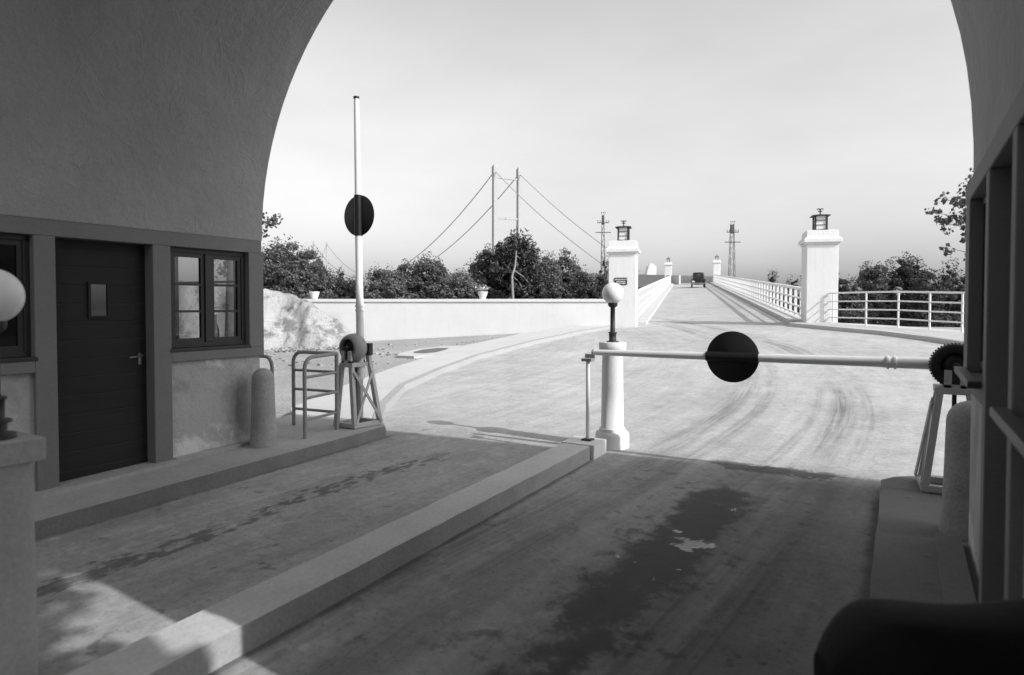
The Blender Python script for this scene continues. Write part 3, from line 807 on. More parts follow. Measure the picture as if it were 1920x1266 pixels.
# ------------------------------------------------------------------ lamp columns
def lamp_column(loc, label, k=1.0):
    t = thing('lamp_column', loc, label, 'lamp', 0, 'globe lamps on white columns')
    c = MB().lathe([(0.20, -0.1), (0.20, 0.13), (0.19, 0.16), (0.155, 0.168), (0.155, 0.195), (0.150, 0.20), (0.134, 0.205), (0.128, 0.6), (0.122, 1.0)], n=32, m=Matrix.Diagonal((k * .88, k * .88, 1)))
    c.build('column', M['white'], t)
    MB().lathe([(0.14, 1.0), (0.152, 1.006), (0.152, 1.095), (0.147, 1.1)], n=32, m=Matrix.Diagonal((k * .93, k * .93, 1))).build('cap', M['white'], t)
    p = MB().lathe([(0.062, 1.101), (0.062, 1.112), (0.038, 1.114), (0.038, 1.19), (0.046, 1.195), (0.046, 1.205), (0.026, 1.21), (0.024, 1.46), (0.045, 1.475), (0.05, 1.49), (0.05, 1.51)], n=16)
    p.build('lamp_post', M['iron'], t)
    MB().ball((0, 0, 1.61), 0.112, 32).build('globe', M['globe'], t)
    return t
lc = lamp_column((-2.59, 6.38, hy(6.38)), 'white column with a globe lamp at the far end of the island')
lq = dep(-17, 575, 2.6)
lc2 = thing('lamp_column', (lq.x, lq.y, hy(lq.y) + .05), 'shaded column with a globe lamp cut by the left edge', 'lamp', 0, 'globe lamps on white columns')
MB().lathe([(.132, -.15), (.129, .3), (.125, .94)], n=32).build('column', M['shadecol'], lc2, bevel=.01)
MB().box((0, 0, .988), (.262, .262, .096)).build('cap', M['shadecol'], lc2, bevel=.006)
MB().lathe([(.075, 1.037), (.075, 1.055), (.045, 1.06), (.045, 1.105)], n=20).build('flange', M['iron'], lc2)
for c in kids(lc):
    if c.name.startswith('lamp_post') or c.name.startswith('globe'):
        d = c.copy(); COL.objects.link(d); d.parent = lc2

# ------------------------------------------------------------------ barriers
def barrier(loc, mirror, raised, label):
    """geared lifting barrier on a braced trestle; pivot axis along the lane (local y)"""
    t = thing('barrier', loc, label, 'barrier', 0, 'lifting barriers at the toll gate')
    s = mirror
    ph = 0.90 if raised else 0.97              # pivot height
    T = ph - 0.20                              # trestle top
    tr = MB()
    tops = [(-0.085, -0.11), (0.065, -0.11), (0.10, 0.15), (-0.05, 0.15)]
    feet = [(-0.15, -0.14), (0.14, -0.14), (0.19, 0.22), (-0.12, 0.22)]
    if not raised:
        tops = [(-0.10, -0.11), (0.10, -0.11), (0.10, 0.13), (-0.10, 0.13)]
        feet = [(-0.19, -0.15), (0.19, -0.15), (0.21, 0.17), (-0.21, 0.17)]
    for i_leg, ((a, b), (c, d)) in enumerate(zip(feet, tops)):
        kk = (T + .13) / T if i_leg == 2 and raised else 1.0
        tr.bar((a, b, 0), (a + (c - a) * kk, b + (d - b) * kk, T * kk), 0.05, 0.05)
    for z, k in ((0.03, 0.0), ):
        for i in range(4):
            a, b = feet[i], feet[(i + 1) % 4]
            tr.bar((a[0], a[1], z), (b[0], b[1], z), 0.05, 0.05)
    sx = 1 if s > 0 else -1
    ia, ib = (1, 2) if sx > 0 else (0, 3)
    def on_leg(i, f): return (feet[i][0] + (tops[i][0] - feet[i][0]) * f + sx * .026, feet[i][1] + (tops[i][1] - feet[i][1]) * f, T * f)
    tr.bar(on_leg(ia, .06), on_leg(ib, .90), 0.014, 0.034)
    q1, q2 = on_leg(ib, .06), on_leg(ia, .90)
    tr.bar((q1[0] + sx * .016, q1[1], q1[2]), (q2[0] + sx * .016, q2[1], q2[2]), 0.014, 0.034)
    tr.box((0.0, 0.015, T + .01), (0.20 if raised else .27, 0.30, 0.05))
    tr.build('trestle', M['worn'], t, bevel=0.004)
    MB().bar((0.0, 0.02, 0.0), (0.0, 0.02, T), 0.03, 0.03).build('brake_rod', M['iron'], t)
    br = MB()
    for y in (-0.115, 0.085):
        br.span((-0.02, -0.115, T + .036), (0.02, 0.085, T + .05))
        br.box((-0.05, y, T + .10), (0.05, 0.03, 0.14)); br.box((0.05, y, T + .10), (0.05, 0.03, 0.14)); br.box((0, y, T + .045), (0.15, 0.03, 0.03))
    br.build('bearing_bracket', M['worn'], t, bevel=0.003)
    MX = Matrix.Rotation(R(90), 3, 'X')        # lathe axis -> local -y
    ring = MB()
    if raised: ring.lathe([(0.104, 0.06), (0.104, 0.14), (0.108, 0.146), (0.140, 0.128), (0.162, 0.075), (0.164, 0.02), (0.140, -0.035), (0.104, -0.04)], (0, 0.03, ph), 44, MX)
    else: ring.lathe([(0.112, 0.025), (0.112, 0.135), (0.118, 0.142), (0.160, 0.142), (0.166, 0.136), (0.166, 0.02), (0.112, 0.02)], (0, 0.03, ph), 40, MX)
    rim = ring.build('drum', M['drum'] if raised else M['iron'], t)
    gr = MB()
    gr.lathe([(0.10, -0.02), (0.10, 0.10), (0.05, 0.105)], (0, 0.03, ph), 32, MX)
    for k in range(44):
        a = 2 * math.pi * k / 44
        mm = Matrix.Rotation(-a, 3, 'Y')
        gr.box(Vector((0, -0.105 if not raised else -0.055, ph)) + mm @ Vector((0.125 if not raised else .09, 0, 0)), (0.05 if not raised else .02, 0.026, 0.009), m=mm)
        if not raised: gr.box(Vector((0, -0.02, ph)) + mm @ Vector((0.167, 0, 0)), (0.014, 0.05, 0.012), m=mm)
    gr.build('gear_wheel', M['gear'], t)
    hub = MB().lathe([(0.028, 0.0), (0.028, 0.16), (0.02, 0.17)], (0, 0.03, ph), 20, MX)
    hub.box((0.0, -0.10, ph - 0.09), (0.06, 0.03, 0.07))
    hub.build('hub', M['iron'], t)
    # arm
    d = (Vector((-0.014, 0, 1)) if raised else Vector((-1, 0, -0.005))).normalized()
    off = Vector((0.026 if raised else 0.03, 0.075, ph))
    side = Vector((0, 1, 0))
    L = 2.86 if raised else 3.07
    am = MB()
    am.tube([off - d * 0.36, off + d * 0.5, off + d * 0.53, off + d * 1.2, off + d * L], [0.047, 0.046, 0.042, 0.040, 0.029], 20)
    for q_ in (0.42, 0.47): am.tube([off + d * q_, off + d * (q_ + .016)], 0.056, 20)
    arm = am.build('arm', M['wpaint'], t)
    dc = 1.52 if raised else 1.71
    c = off + d * dc + side * 0.012
    q = d.to_track_quat('X', 'Z') if not raised else Vector((1, 0, 0)).to_track_quat('X', 'Z')
    dk = MB()
    dk.lathe([(1e-6, -0.004), (0.232, -0.004), (0.235, 0.0), (0.232, 0.004), (1e-6, 0.004)], c, 56, MX)
    dk.tube([off + d * (dc - 0.233), off + d * (dc + 0.233)], [0.0475, 0.0455], 20)
    dk.build('warning_disc', M['black'], arm)
    tip = MB().tube([off + d * (L - 0.005), off + d * (L + 0.02)], 0.034, 16)
    tip.build('end_cap', M['iron'] if raised else M['worn'], arm)
    cw = MB().box(off + Vector((0.085, 0.05, -0.02)) if raised else off - d * 0.12 + Vector((0, 0.06, -0.02)), (0.07, 0.06, 0.14))
    cw.build('counterweight', M['iron'], t, bevel=0.006)
    return t
bl_ = barrier((-5.385, 5.47, hy(5.47) + 0.125), 1, True, 'raised barrier, its white arm with black disc pointing skyward')
br_ = barrier((0.36, 6.04, hy(6.04) + 0.06), -1, False, 'lowered barrier, its white arm with black disc spanning the right lane')

# rest post for the arm on the island
rp = thing('rest_post', (-2.69, 5.98, hy(5.98) + 0.145), 'slim white post with a T-shaped rest under the barrier tip', 'post')
MB().tube([(0, 0, -0.02), (0, 0, 0.79)], 0.02, 12).build('post', M['wpaint'], rp)
MB().box((0, 0, 0.805), (0.11, 0.09, 0.03)).box((0, 0.05, 0.83), (0.11, 0.012, 0.06)).build('arm_rest', M['drum'], rp, bevel=0.003)
MB().box((0, 0, 0.004), (0.10, 0.10, 0.012)).build('foot_plate', M['iron'], rp)

# ------------------------------------------------------------------ tubular railings on the left pavement
def arc(c, a, b, n=6):
    c, a, b = Vector(c), Vector(a), Vector(b)
    return [c + (a - c) * math.cos(math.pi / 2 * i / n) + (b - c) * math.sin(math.pi / 2 * i / n) for i in range(n + 1)]
def hoop(A, B, h, r=0.021, rnd=0.12, both=False):
    """bent tube: up at A, over, to B"""
    A, B = Vector(A), Vector(B); up = Vector((0, 0, 1))
    d = (B - A); d.z = 0; d.normalize()
    At = A + up * h; Bt = B + up * h
    p = [A] + arc(At - up * rnd + d * rnd, At - up * rnd, At + d * rnd)
    if both: p += arc(Bt - up * rnd - d * rnd, Bt - d * rnd, Bt - up * rnd) + [B]
    else: p += [Bt]
    return p
gz = lambda p, o=0.12: Vector((p.x, p.y, hy(p.y) + o))
ra_, rb_, rc_ = gz(onplane(551, 796, 2, hy(5.4) + .125)), gz(onplane(572, 821, 2, hy(5.1) + .125)), gz(onplane(632, 805, 2, hy(5.35) + .125))
rl = thing('tube_railing', rc_, 'low V-shaped tube railing with three rungs beside the raised barrier', 'railing', 0, 'tube railings beside the toll house')
hh = 0.86
fr_ = MB()
fr_.tube(hoop(ra_, rc_, hh), 0.021, 10); fr_.build('back_hoop', M['drum'], rl, origin=rc_)
fr_ = MB()
fr_.tube(hoop(rb_, rc_, hh), 0.021, 10); fr_.build('front_hoop', M['drum'], rl, origin=rc_)
MB().tube([rc_, rc_ + Vector((0, 0, hh))], 0.022, 10).build('post', M['drum'], rl, origin=rc_)
for z in (0.20, 0.43, 0.65):
    for q in (ra_, rb_):
        MB().tube([q + Vector((0, 0, z)), rc_ + Vector((0, 0, z))], 0.016, 8).build('rung', M['drum'], rl, origin=rc_)
r2a = gz(dep(511, 780, 7.4)); r2b = gz(Vector((-6.9, 5.0, 0)))
rl2 = thing('tube_railing', r2a, 'bent tube railing half hidden behind the left wall corner', 'railing', 0, 'tube railings beside the toll house')
MB().tube(hoop(r2a, r2b, 0.82), 0.021, 10).build('front_hoop', M['drum'], rl2, origin=r2a)
for z in (0.2, 0.4, 0.6):
    MB().tube([r2a + Vector((0, 0, z)), r2b + Vector((0, 0, z))], 0.016, 8).build('rung', M['drum'], rl2, origin=r2a)

# ------------------------------------------------------------------ black case close to the camera
bc = dep(1812, 1330, 1.62)
cs = MB()
NX = 28
def bag_sec(u):                                # rounded left end, sagging flat top
    e = 0.30
    k = min(1.0, max(0.02, u / 0.20)); k = math.sin(math.pi / 2 * k) ** 0.6
    k2 = min(1.0, max(0.02, (1 - u) / 0.12)); k2 = math.sin(math.pi / 2 * k2) ** 0.8
    return min(k, k2)
for u_ in range(NX + 1):
    pass
vs, fs = [], []
NS = 24
for i in range(NX + 1):
    u = i / NX
    k = bag_sec(u)
    for j in range(NS):
        a = 2 * math.pi * j / NS
        ca, sa = math.cos(a), math.sin(a)
        yy = 0.12 * math.copysign(abs(ca) ** 0.55, ca) * (0.35 + 0.65 * k)
        zz = 0.125 * math.copysign(abs(sa) ** 0.5, sa) * (0.25 + 0.75 * k) - 0.04 * (1 - k) + 0.008 * math.sin(u * 9)
        vs.append(((u - 0.5) * 0.68 + 0.02 * (1 - k) * (1 if u > .5 else -1), yy, zz + 0.12))
for i in range(NX):
    for j in range(NS):
        fs.append((i * NS + j, i * NS + (j + 1) % NS, (i + 1) * NS + (j + 1) % NS, (i + 1) * NS + j))
cs.add(vs, fs, True)
cs.add(vs[:NS][::-1], [tuple(range(NS))]); cs.add(vs[NX * NS:], [tuple(range(NS))])
case = cs.build('black_case', M['cloth'])
case.location = bc; case.rotation_euler = (0, 0, YAW)
tag(case, 'large black rounded case, out of focus in the bottom right corner', 'case')
zb = bc.z + 0.0
st = thing('folding_stand', (bc.x, bc.y, hy(bc.y) + 0.06), 'dark folding stand carrying the black case beside the kerb', 'stand', YAW)
for a in (-1, 1):
    for b in (-1, 1):
        MB().bar((a * 0.22, b * 0.12, 0), (a * 0.18, b * 0.09, zb - st.location.z - 0.02), 0.03, 0.03).build('leg', M['iron'], st)
MB().box((0, 0, zb - st.location.z - 0.01), (0.44, 0.22, 0.02)).build('top', M['iron'], st)

# ------------------------------------------------------------------ bridge pillars with lanterns
def lantern(mb_root, z0, s=1.0):
    f = MB()
    w, h = 0.19 * s, 0.42 * s
    f.box((0, 0, z0 + .02 * s), (2 * w + .02, 2 * w + .02, .04 * s))
    for a in (-1, 1):
        for b in (-1, 1):
            f.box((a * (w - .025 * s), b * (w - .025 * s), z0 + .04 * s + h / 2), (.05 * s, .05 * s, h))
    for k in (1, 2):
        z = z0 + .04 * s + h * k / 3
        for a in (-1, 1):
            f.box((0, a * (w - .02 * s), z), (2 * w - .1 * s, .014 * s, .014 * s)); f.box((a * (w - .02 * s), 0, z), (.014 * s, 2 * w - .1 * s, .014 * s))
    zt = z0 + .04 * s + h
    f.lathe([((w + .07 * s) * 1.414, zt), ((w + .07 * s) * 1.414, zt + .025 * s), (w * .7, zt + .06 * s), (.02, zt + .065 * s)], n=4, m=Matrix.Rotation(R(45), 3, 'Z'), smooth=False)
    L = f.build('lantern', M['iron'], mb_root)
    MB().box((0, 0, z0 + .04 * s + h / 2), (2 * (w - .035 * s), 2 * (w - .035 * s), h - .005)).build('lantern_glass', M['opal'], L)
    n_ = MB().box((0, 0, zt + .14 * s), (.035 * s, .035 * s, .18 * s))
    n_.box((0, 0, zt + .165 * s), (.13 * s, .03 * s, .028 * s)); n_.box((0, 0, zt + .235 * s), (.19 * s, .035 * s, .03 * s))
    n_.build('finial', M['iron'], L)
def pillar(loc, label, h=2.70, plaque=False):
    t = thing('bridge_pillar', loc, label, 'pillar', BANG, 'white lantern pillars along the ramp')
    MB().box((0, 0, h / 2 - .5), (1.0, 1.0, h + 1.0)).build('shaft', M['white'], t, bevel=0.02)
    c = MB()
    c.box((0, 0, h + .035), (1.07, 1.07, .07)); c.box((0, 0, h + .125), (1.20, 1.20, .11))
    c.lathe([(0.60 * 1.414, h + .181), (0.53 * 1.414, h + .25)], n=4, m=Matrix.Rotation(R(45), 3, 'Z'), smooth=False)
    c.lathe([(0.51 * 1.414, h + .251), (0.49 * 1.414, h + .48), (0.40 * 1.414, h + .50)], n=4, m=Matrix.Rotation(R(45), 3, 'Z'), smooth=False)
    c.build('cap', M['white'], t, bevel=0.008)
    lantern(t, h + .50, 1.1)
    if plaque:
        p = MB().box((-0.05, -0.512, 1.70), (0.46, 0.024, 0.26)).build('plaque', M['plaque'], t)
        l = MB()
        random.seed(3)
        for r_, (xa, xb, zz, hh_) in enumerate([(-.25, .15, 1.765, .05), (-.20, .10, 1.69, .05), (-.22, .12, 1.625, .05)]):
            x = xa
            while x < xb:
                w = random.uniform(.022, .04)
                l.box((x + w / 2, -.526, zz), (w, .004, hh_ * random.uniform(.7, 1))); x += w + random.uniform(.008, .02)
        l.build('lettering', M['letter'], p)
    return t
PLc = bp(0, -HALF); PRc = bp(0, HALF)
p1 = pillar((PRc.x, PRc.y, PRc.z + 0.05), 'nearest white pillar on the right, its lantern above the curved railing')
p2 = dup(p1, (*bp(S_END, -HALF).xy, bp(S_END, -HALF).z), BANG, 'far white pillar at the end of the left bridge railing')
p3 = dup(p1, (*bp(S_END, HALF).xy, bp(S_END, HALF).z + .1), BANG, 'far white pillar at the end of the right bridge railing')
p4 = pillar((PLc.x, PLc.y, PLc.z - 0.03), 'near white pillar with a dark plaque at the end of the garden wall', plaque=True)

# ------------------------------------------------------------------ ramp
rmp = MB()
NSg = 40
def strip(t0, t1, u0, u1, s0=0.2, s1=S_END + 6, mb=None):
    mb = mb or rmp
    vs = []; fs = []
    for i in range(NSg + 1):
        s = s0 + (s1 - s0) * i / NSg
        vs += [bp(s, t0, u0), bp(s, t1, u1)]
    for i in range(NSg):
        fs.append((2 * i, 2 * i + 1, 2 * i + 3, 2 * i + 2))
    mb.add(vs, fs)
    return mb
tag(strip(-2.55, 2.5, 0.0, 0.0, mb=MB()).build('ramp', M['road']), kind='structure')
kx = MB()
for (a, b, sg) in ((-2.55, -3.30, -1), (2.5, 3.30, 1)):
    strip(a, b, 0.14, 0.14, mb=kx); strip(a, a, 0.14, -0.3, mb=kx); strip(b, b, 0.14, -0.6, mb=kx)
    kx.add([bp(.2, a, .14), bp(.2, b, .14), bp(.2, b, -.3), bp(.2, a, -.3)], [(0, 1, 2, 3)])
tag(kx.build('pavement', M['pave']), kind='structure')
sw = MB()
for t in (-3.25, 3.25):
    strip(t, t, -0.5, -9, mb=sw)
tag(sw.build('embankment', M['outer']), kind='structure')

def bridge_railing(t, label, s0, s1, npost):
    root = thing('bridge_railing', bp(s0, t, .14), label, 'railing', 0, 'white railings along the ramp')
    O = bp(s0, t, .14)
    for i, (z, w, h) in enumerate(((1.10, .13, .09), (0.74, .05, .06), (0.42, .05, .06), (0.13, .05, .06))):
        r_ = MB()
        for k in range(12):
            a = s0 + (s1 - s0) * k / 12; b = s0 + (s1 - s0) * (k + 1) / 12
            r_.bar(bp(a, t, z + .14), bp(b, t, z + .14), w, h)
        r_.build('top_rail' if i == 0 else 'rail', M['wpaint'], root, origin=O)
    for k in range(npost):
        s = s0 + (s1 - s0) * (k + .5) / npost
        MB().box(bp(s, t, .14 + .54), (.10, .07, 1.08), rz=BANG).build('post', M['wpaint'], root, origin=O)
bridge_railing(2.98, 'long white railing on the right edge of the ramp', .5, S_END - .5, 58)
bridge_railing(-2.98, 'long white railing on the left edge of the ramp', .5, S_END - .5, 58)

# ------------------------------------------------------------------ curved railing on the right
fe = bp(-.53, HALF + .16); fe2 = bp(-.62, HALF + .32)
cr = [(fe.x, fe.y), (fe2.x, fe2.y), (-0.96, 23.42), (-0.08, 22.88), (0.70, 22.26), (1.44, 21.72), (2.1, 20.5), (2.85, 19.2), (3.6, 17.6)]
O = Vector((cr[1][0], cr[1][1], hy(cr[1][1]) + .12))
fz = lambda p, u: Vector((p[0], p[1], hy(min(p[1], 23)) + .12 + u))
frl = thing('curved_railing', O, 'white four-rail tube railing curving along the right-hand pavement', 'railing')
for k, p in enumerate(cr[1:]):
    MB().tube([fz(p, -.1), fz(p, 1.09)], 0.03 if k else .024, 10).build('post', M['wpaint'], frl, origin=O)
for z in (1.08, .80, .53, .26):
    e = fz(cr[0], z)
    pts = [fz(cr[0], z - .10), fz(cr[0], z - .04) + Vector((.01, -.005, 0)), e + Vector((.05, -.02, -.005))] + [fz(p, z) for p in cr[1:]]
    MB().tube(pts, 0.027 if z > 1 else 0.021, 10).build('top_rail' if z > 1 else 'rail', M['wpaint'], frl, origin=O)

# ------------------------------------------------------------------ white garden wall, urns, bank
def wl(px, z): 
    q = dep(px, 575, z); return Vector((q.x, q.y, 0))
wa, wb = wl(1146, 24.0), wl(470, 24.2)
WT = 1.93
gw = thing('garden_wall', (wa.x, wa.y, 0.9), 'long white garden wall with a flat coping left of the bridge pillar', 'wall')
OW = (wa.x, wa.y, 0.9)
MB().bar(Vector((wa.x, wa.y, .6)), Vector((wb.x, wb.y, .6)), .25, 2.45).build('wall', M['gwall'], gw, origin=OW)
MB().bar(Vector((wa.x, wa.y, WT - .055)), Vector((wb.x, wb.y, WT - .055)), .36, .11).build('coping', M['gwall'], gw, bevel=.01, origin=OW)
def urn(px, label):
    q = wl(px, 24.08)
    o = MB().lathe([(.13, 0), (.15, .03), (.135, .05), (.15, .08), (.20, .2), (.205, .25), (.22, .255), (.22, .30), (.19, .30), (.17, .20), (1e-6, .19)], n=24).build('urn', M['white'])
    o.location = (q.x, q.y, WT); o.scale = (.85, .85, .9)
    return tag(o, label, 'urn', 'white urns on the garden wall')
urn(589.5, 'plain white urn on the garden wall coping above the rubble bank')
u2 = urn(905, 'white urn with pale flowers on the wall coping below the pine')
# flowers spilling from the second urn
random.seed(21)
fl = MB()
for k in range(90):
    c = Vector((random.gauss(0, .12), random.gauss(0, .12), .34 + abs(random.gauss(0, .07))))
    d = Vector((random.gauss(0, 1), random.gauss(0, 1), random.gauss(0, 1))).normalized(); e = d.cross(Vector((.3, .5, .8))).normalized(); r_ = .035
    fl.add([c + d * r_, c + e * r_, c - d * r_, c - e * r_], [(0, 1, 2, 3)])
o = fl.build('flowers', mat('pale_petals', .6, .2, 9, .8)); o.location = u2.location
tag(o, 'small pale flowers growing in the urn below the pine', 'flowers', kind='stuff')

# rubble bank piled against the wall's left end
def ridge(px):                                 # height of the bank's top above the eye, in photo pixels
    if px < 497: return 542 - (497 - px) * 0.10
    if px < 545: return 542 + (px - 497) * 0.16
    if px < 580: return 549.7 + (px - 545) * 0.38
    return 563 + (px - 580) * 0.70
bk = MB()
random.seed(5)
from mathutils import noise as mnoise
NXB, NYB = 110, 34
vs = []; fs = []
for i in range(NXB + 1):
    px = 330 + (672 - 330) * i / NXB
    topz = 1.65 + (575 - ridge(px)) / FPX * 23.8
    for j in range(NYB + 1):
        v = j / NYB
        if v < .75:
            w = v / .75
            zc = 21.9 + 1.9 * w + 0.3 * math.sin(px * .05)
            q = dep(px, 575, zc)
            base = hy(q.y) - .03 - .03 * max(0, -9.5 - q.x) - .06
            prof_ = (w ** 1.15) * .62 + .38 * (w * w * (3 - 2 * w))
            nz_ = 1.5 * mnoise.fractal(Vector((q.x * 2.2, q.y * 2.2, 3.0)), .8, 2.1, 6)
            zz = base + (topz - base) * prof_ + nz_ * .14 * min(1, w * 4) * (1 if w < .9 else .35)
        else:
            w = (v - .75) / .25
            zc = 23.8 + 4.0 * w
            q = dep(px, 575, zc)
            zz = topz - .15 * w + .04 * mnoise.noise(Vector((q.x * 2, q.y * 2, 1)))
        if px > 560 and v >= .75: zz = min(zz, WT - .3 - (px - 560) * .02); 
        
        vs.append(Vector((q.x, q.y, zz)))
for i in range(NXB):
    for j in range(NYB):
        a = i * (NYB + 1) + j
        fs.append((a, a + NYB + 1, a + NYB + 2, a + 1))
bk.add(vs, fs, True)
tag(bk.build('bank', M['bank']), kind='structure')
# stones and weeds along its foot
random.seed(9)
stones = MB()
for k in range(420):
    px = random.uniform(500, 1000); zc = random.uniform(15, 22.3)
    if random.random() < .55: px = random.uniform(497, 680); zc = random.uniform(20.6, 22.4)
    q = dep(px, 575, zc)
    zz = hy(q.y) - .03 - .03 * max(0, -9.5 - q.x)
    inside = False
    for a, b in zip(outer, outer[1:]):
        if min(a[1], b[1]) <= q.y <= max(a[1], b[1]):
            t = (q.y - a[1]) / (b[1] - a[1] + 1e-9)
            if q.x > a[0] + (b[0] - a[0]) * t - .2: inside = True
    if inside or q.x > -7: continue
    r_ = random.choice((.02, .025, .03, .05))
    pts = [Vector((random.uniform(.7, 1.2) * a * r_, random.uniform(.7, 1.2) * b * r_, random.uniform(.5, .9) * c * r_)) + Vector((q.x, q.y, zz)) for a in (-1, 1) for b in (-1, 1) for c in (-.3, 1)]
    stones.add(pts, [(0, 1, 3, 2), (4, 6, 7, 5), (0, 4, 5, 1), (2, 3, 7, 6), (1, 5, 7, 3), (0, 2, 6, 4)])
tag(stones.build('stones', M['bank']), kind='stuff')

# ------------------------------------------------------------------ car on the ramp
ct = dep(1309.5, 539, 72)
sc_ = 0
cs0, cst = (Vector((ct.x, ct.y, 0)) - P0).dot(BD), (Vector((ct.x, ct.y, 0)) - P0).dot(BR)
car = thing('car', bp(cs0, cst), 'black boxy saloon car driving away up the ramp', 'car', BANG)
def loft(secs, n=28):
    mb = MB(); vs = []; fs = []
    for (y, w, z0, z1, e) in secs:
        for k in range(n):
            a = 2 * math.pi * k / n
            x = w * math.copysign(abs(math.cos(a)) ** e, math.cos(a))
            z = (z0 + z1) / 2 + (z1 - z0) / 2 * math.copysign(abs(math.sin(a)) ** e, math.sin(a))
            vs.append(Vector((x, y, z)))
    for i in range(len(secs) - 1):
        for k in range(n):
            fs.append((i * n + k, i * n + (k + 1) % n, (i + 1) * n + (k + 1) % n, (i + 1) * n + k))
    mb.add(vs, fs, True)
    mb.add(vs[:n], [tuple(range(n))]); mb.add(vs[-n:], [tuple(range(n))[::-1]])
    return mb
loft([(0.12, .52, .62, 1.66, .45), (0.2, .60, .48, 1.72, .4), (0.9, .66, .40, 1.76, .38), (2.0, .65, .40, 1.74, .38), (2.25, .62, .40, 1.66, .4), (2.5, .55, .42, 1.12, .5), (3.5, .38, .45, 1.05, .5), (3.6, .34, .48, 1.0, .5)]).build('body', M['car'], car)
loft([(-.16, .34, .52, .98, .3), (-.12, .40, .48, 1.02, .3), (.2, .42, .46, 1.04, .3)]).build('luggage_trunk', mat('trunk_leather', .012, .3, 9, .5), car)
MB().box((0, .145, 1.42), (.46, .05, .17)).build('rear_window', mat('car_glass', .25, .05, 3, .05, spec=.8), car, bevel=.02)
for a in (-1, 1):
    mg = MB()
    pth = [(a * .70, -.10, .42), (a * .70, -.02, .70), (a * .70, .25, .84), (a * .70, .6, .78), (a * .70, .85, .45)]
    mg.tube(pth, [.09, .12, .13, .12, .08], 12)
    mg.build('mudguard', M['car'], car)
    for y in (.38, 3.1):
        wq = Matrix.Rotation(R(90), 3, 'Y')
        w = MB().lathe([(.20, -.06), (.33, -.07), (.345, -.03), (.345, .03), (.33, .07), (.20, .06)], (a * .68, y, .345), 28, wq).build('wheel', M['tyre'], car)
        MB().lathe([(.20, -.04), (.03, -.07), (.03, .07), (.20, .04)], (a * .68, y, .345), 20, wq).build('rim', M['iron'], w)
    MB().box((a * .58, -.10, .78), (.07, .05, .09)).build('tail_lamp', M['iron'], car)
MB().box((0, -.28, .50), (1.5, .04, .09)).build('bumper', M['chrome'], car, bevel=.012)
MB().box((-.55, -.20, .70), (.30, .015, .13)).build('number_plate', M['wpaint'], car)

# ------------------------------------------------------------------ suspension bridge
KB = 0.885
def cw_(xc, zc, up):                           # axis metres right of / along the view, height over the eye
    q = EYE + F0 * zc + RT * xc
    return Vector((q.x, q.y, EYE.z + up))
DV = Vector((-.478, .878))                      # bridge axis in those axes, away to the left
AXW = (F0 * DV.y + RT * DV.x); PW = (RT * DV.y - F0 * DV.x)
TZ = 200 * KB
tc_ = cw_((951 - 960) / FPX * TZ, TZ, 0)
HWD = 3.75
sb = thing('suspension_bridge', (tc_.x, tc_.y, 0), 'pale suspension bridge with a twin-legged portal tower behind the trees', 'bridge')
OB = (tc_.x, tc_.y, 0)
deck_up = lambda t: (575 - 518) / FPX * TZ + .056 * t * (1 if t < 0 else .05)
def bq(t, w, up): 
    q = tc_ + AXW * t + PW * w
    return Vector((q.x, q.y, EYE.z + up))
TOP = (575 - 318) / FPX * TZ
def mortar(mb, t, w, u0, u1, a, b=None):
    b = b or a
    P = []
    for (u, s) in ((u0, a), (u1, b)):
        for dt, dw in ((-1, -1), (-1, 1), (1, 1), (1, -1)):
            P.append(bq(t + dt * s / 2, w + dw * s / 2, u))
    mb.add(P, [(0, 1, 2, 3), (7, 6, 5, 4), (0, 4, 5, 1), (1, 5, 6, 2), (2, 6, 7, 3), (3, 7, 4, 0)])
for w in (-HWD, HWD):
    mb = MB(); mortar(mb, 0, w, -8, TOP, 1.3, 1.1); leg = mb.build('tower_leg', M['tower'], sb, origin=OB)
    mb = MB(); mortar(mb, 0, w, TOP - 1.6, TOP + .2, 1.25, 1.25); mortar(mb, 0, w, TOP + .2, TOP + .8, 1.25, .3); mb.build('saddle', M['tower'], leg, origin=None if False else OB)
    pass
def xbeam(u, h, th):
    P = []
    for uu in (u - h / 2, u + h / 2):
        for dt, w in ((-th / 2, -HWD + .6), (-th / 2, HWD - .6), (th / 2, HWD - .6), (th / 2, -HWD + .6)):
            P.append(bq(dt, w, uu))
    mb = MB().add(P, [(0, 1, 2, 3), (7, 6, 5, 4), (0, 4, 5, 1), (1, 5, 6, 2), (2, 6, 7, 3), (3, 7, 4, 0)])
    mb.build('cross_beam', M['tower'], sb, origin=OB)
xbeam((575 - 336.5) / FPX * TZ, .4, .5); xbeam((575 - 410.5) / FPX * TZ, .65, .5)
MAIN = 115.0
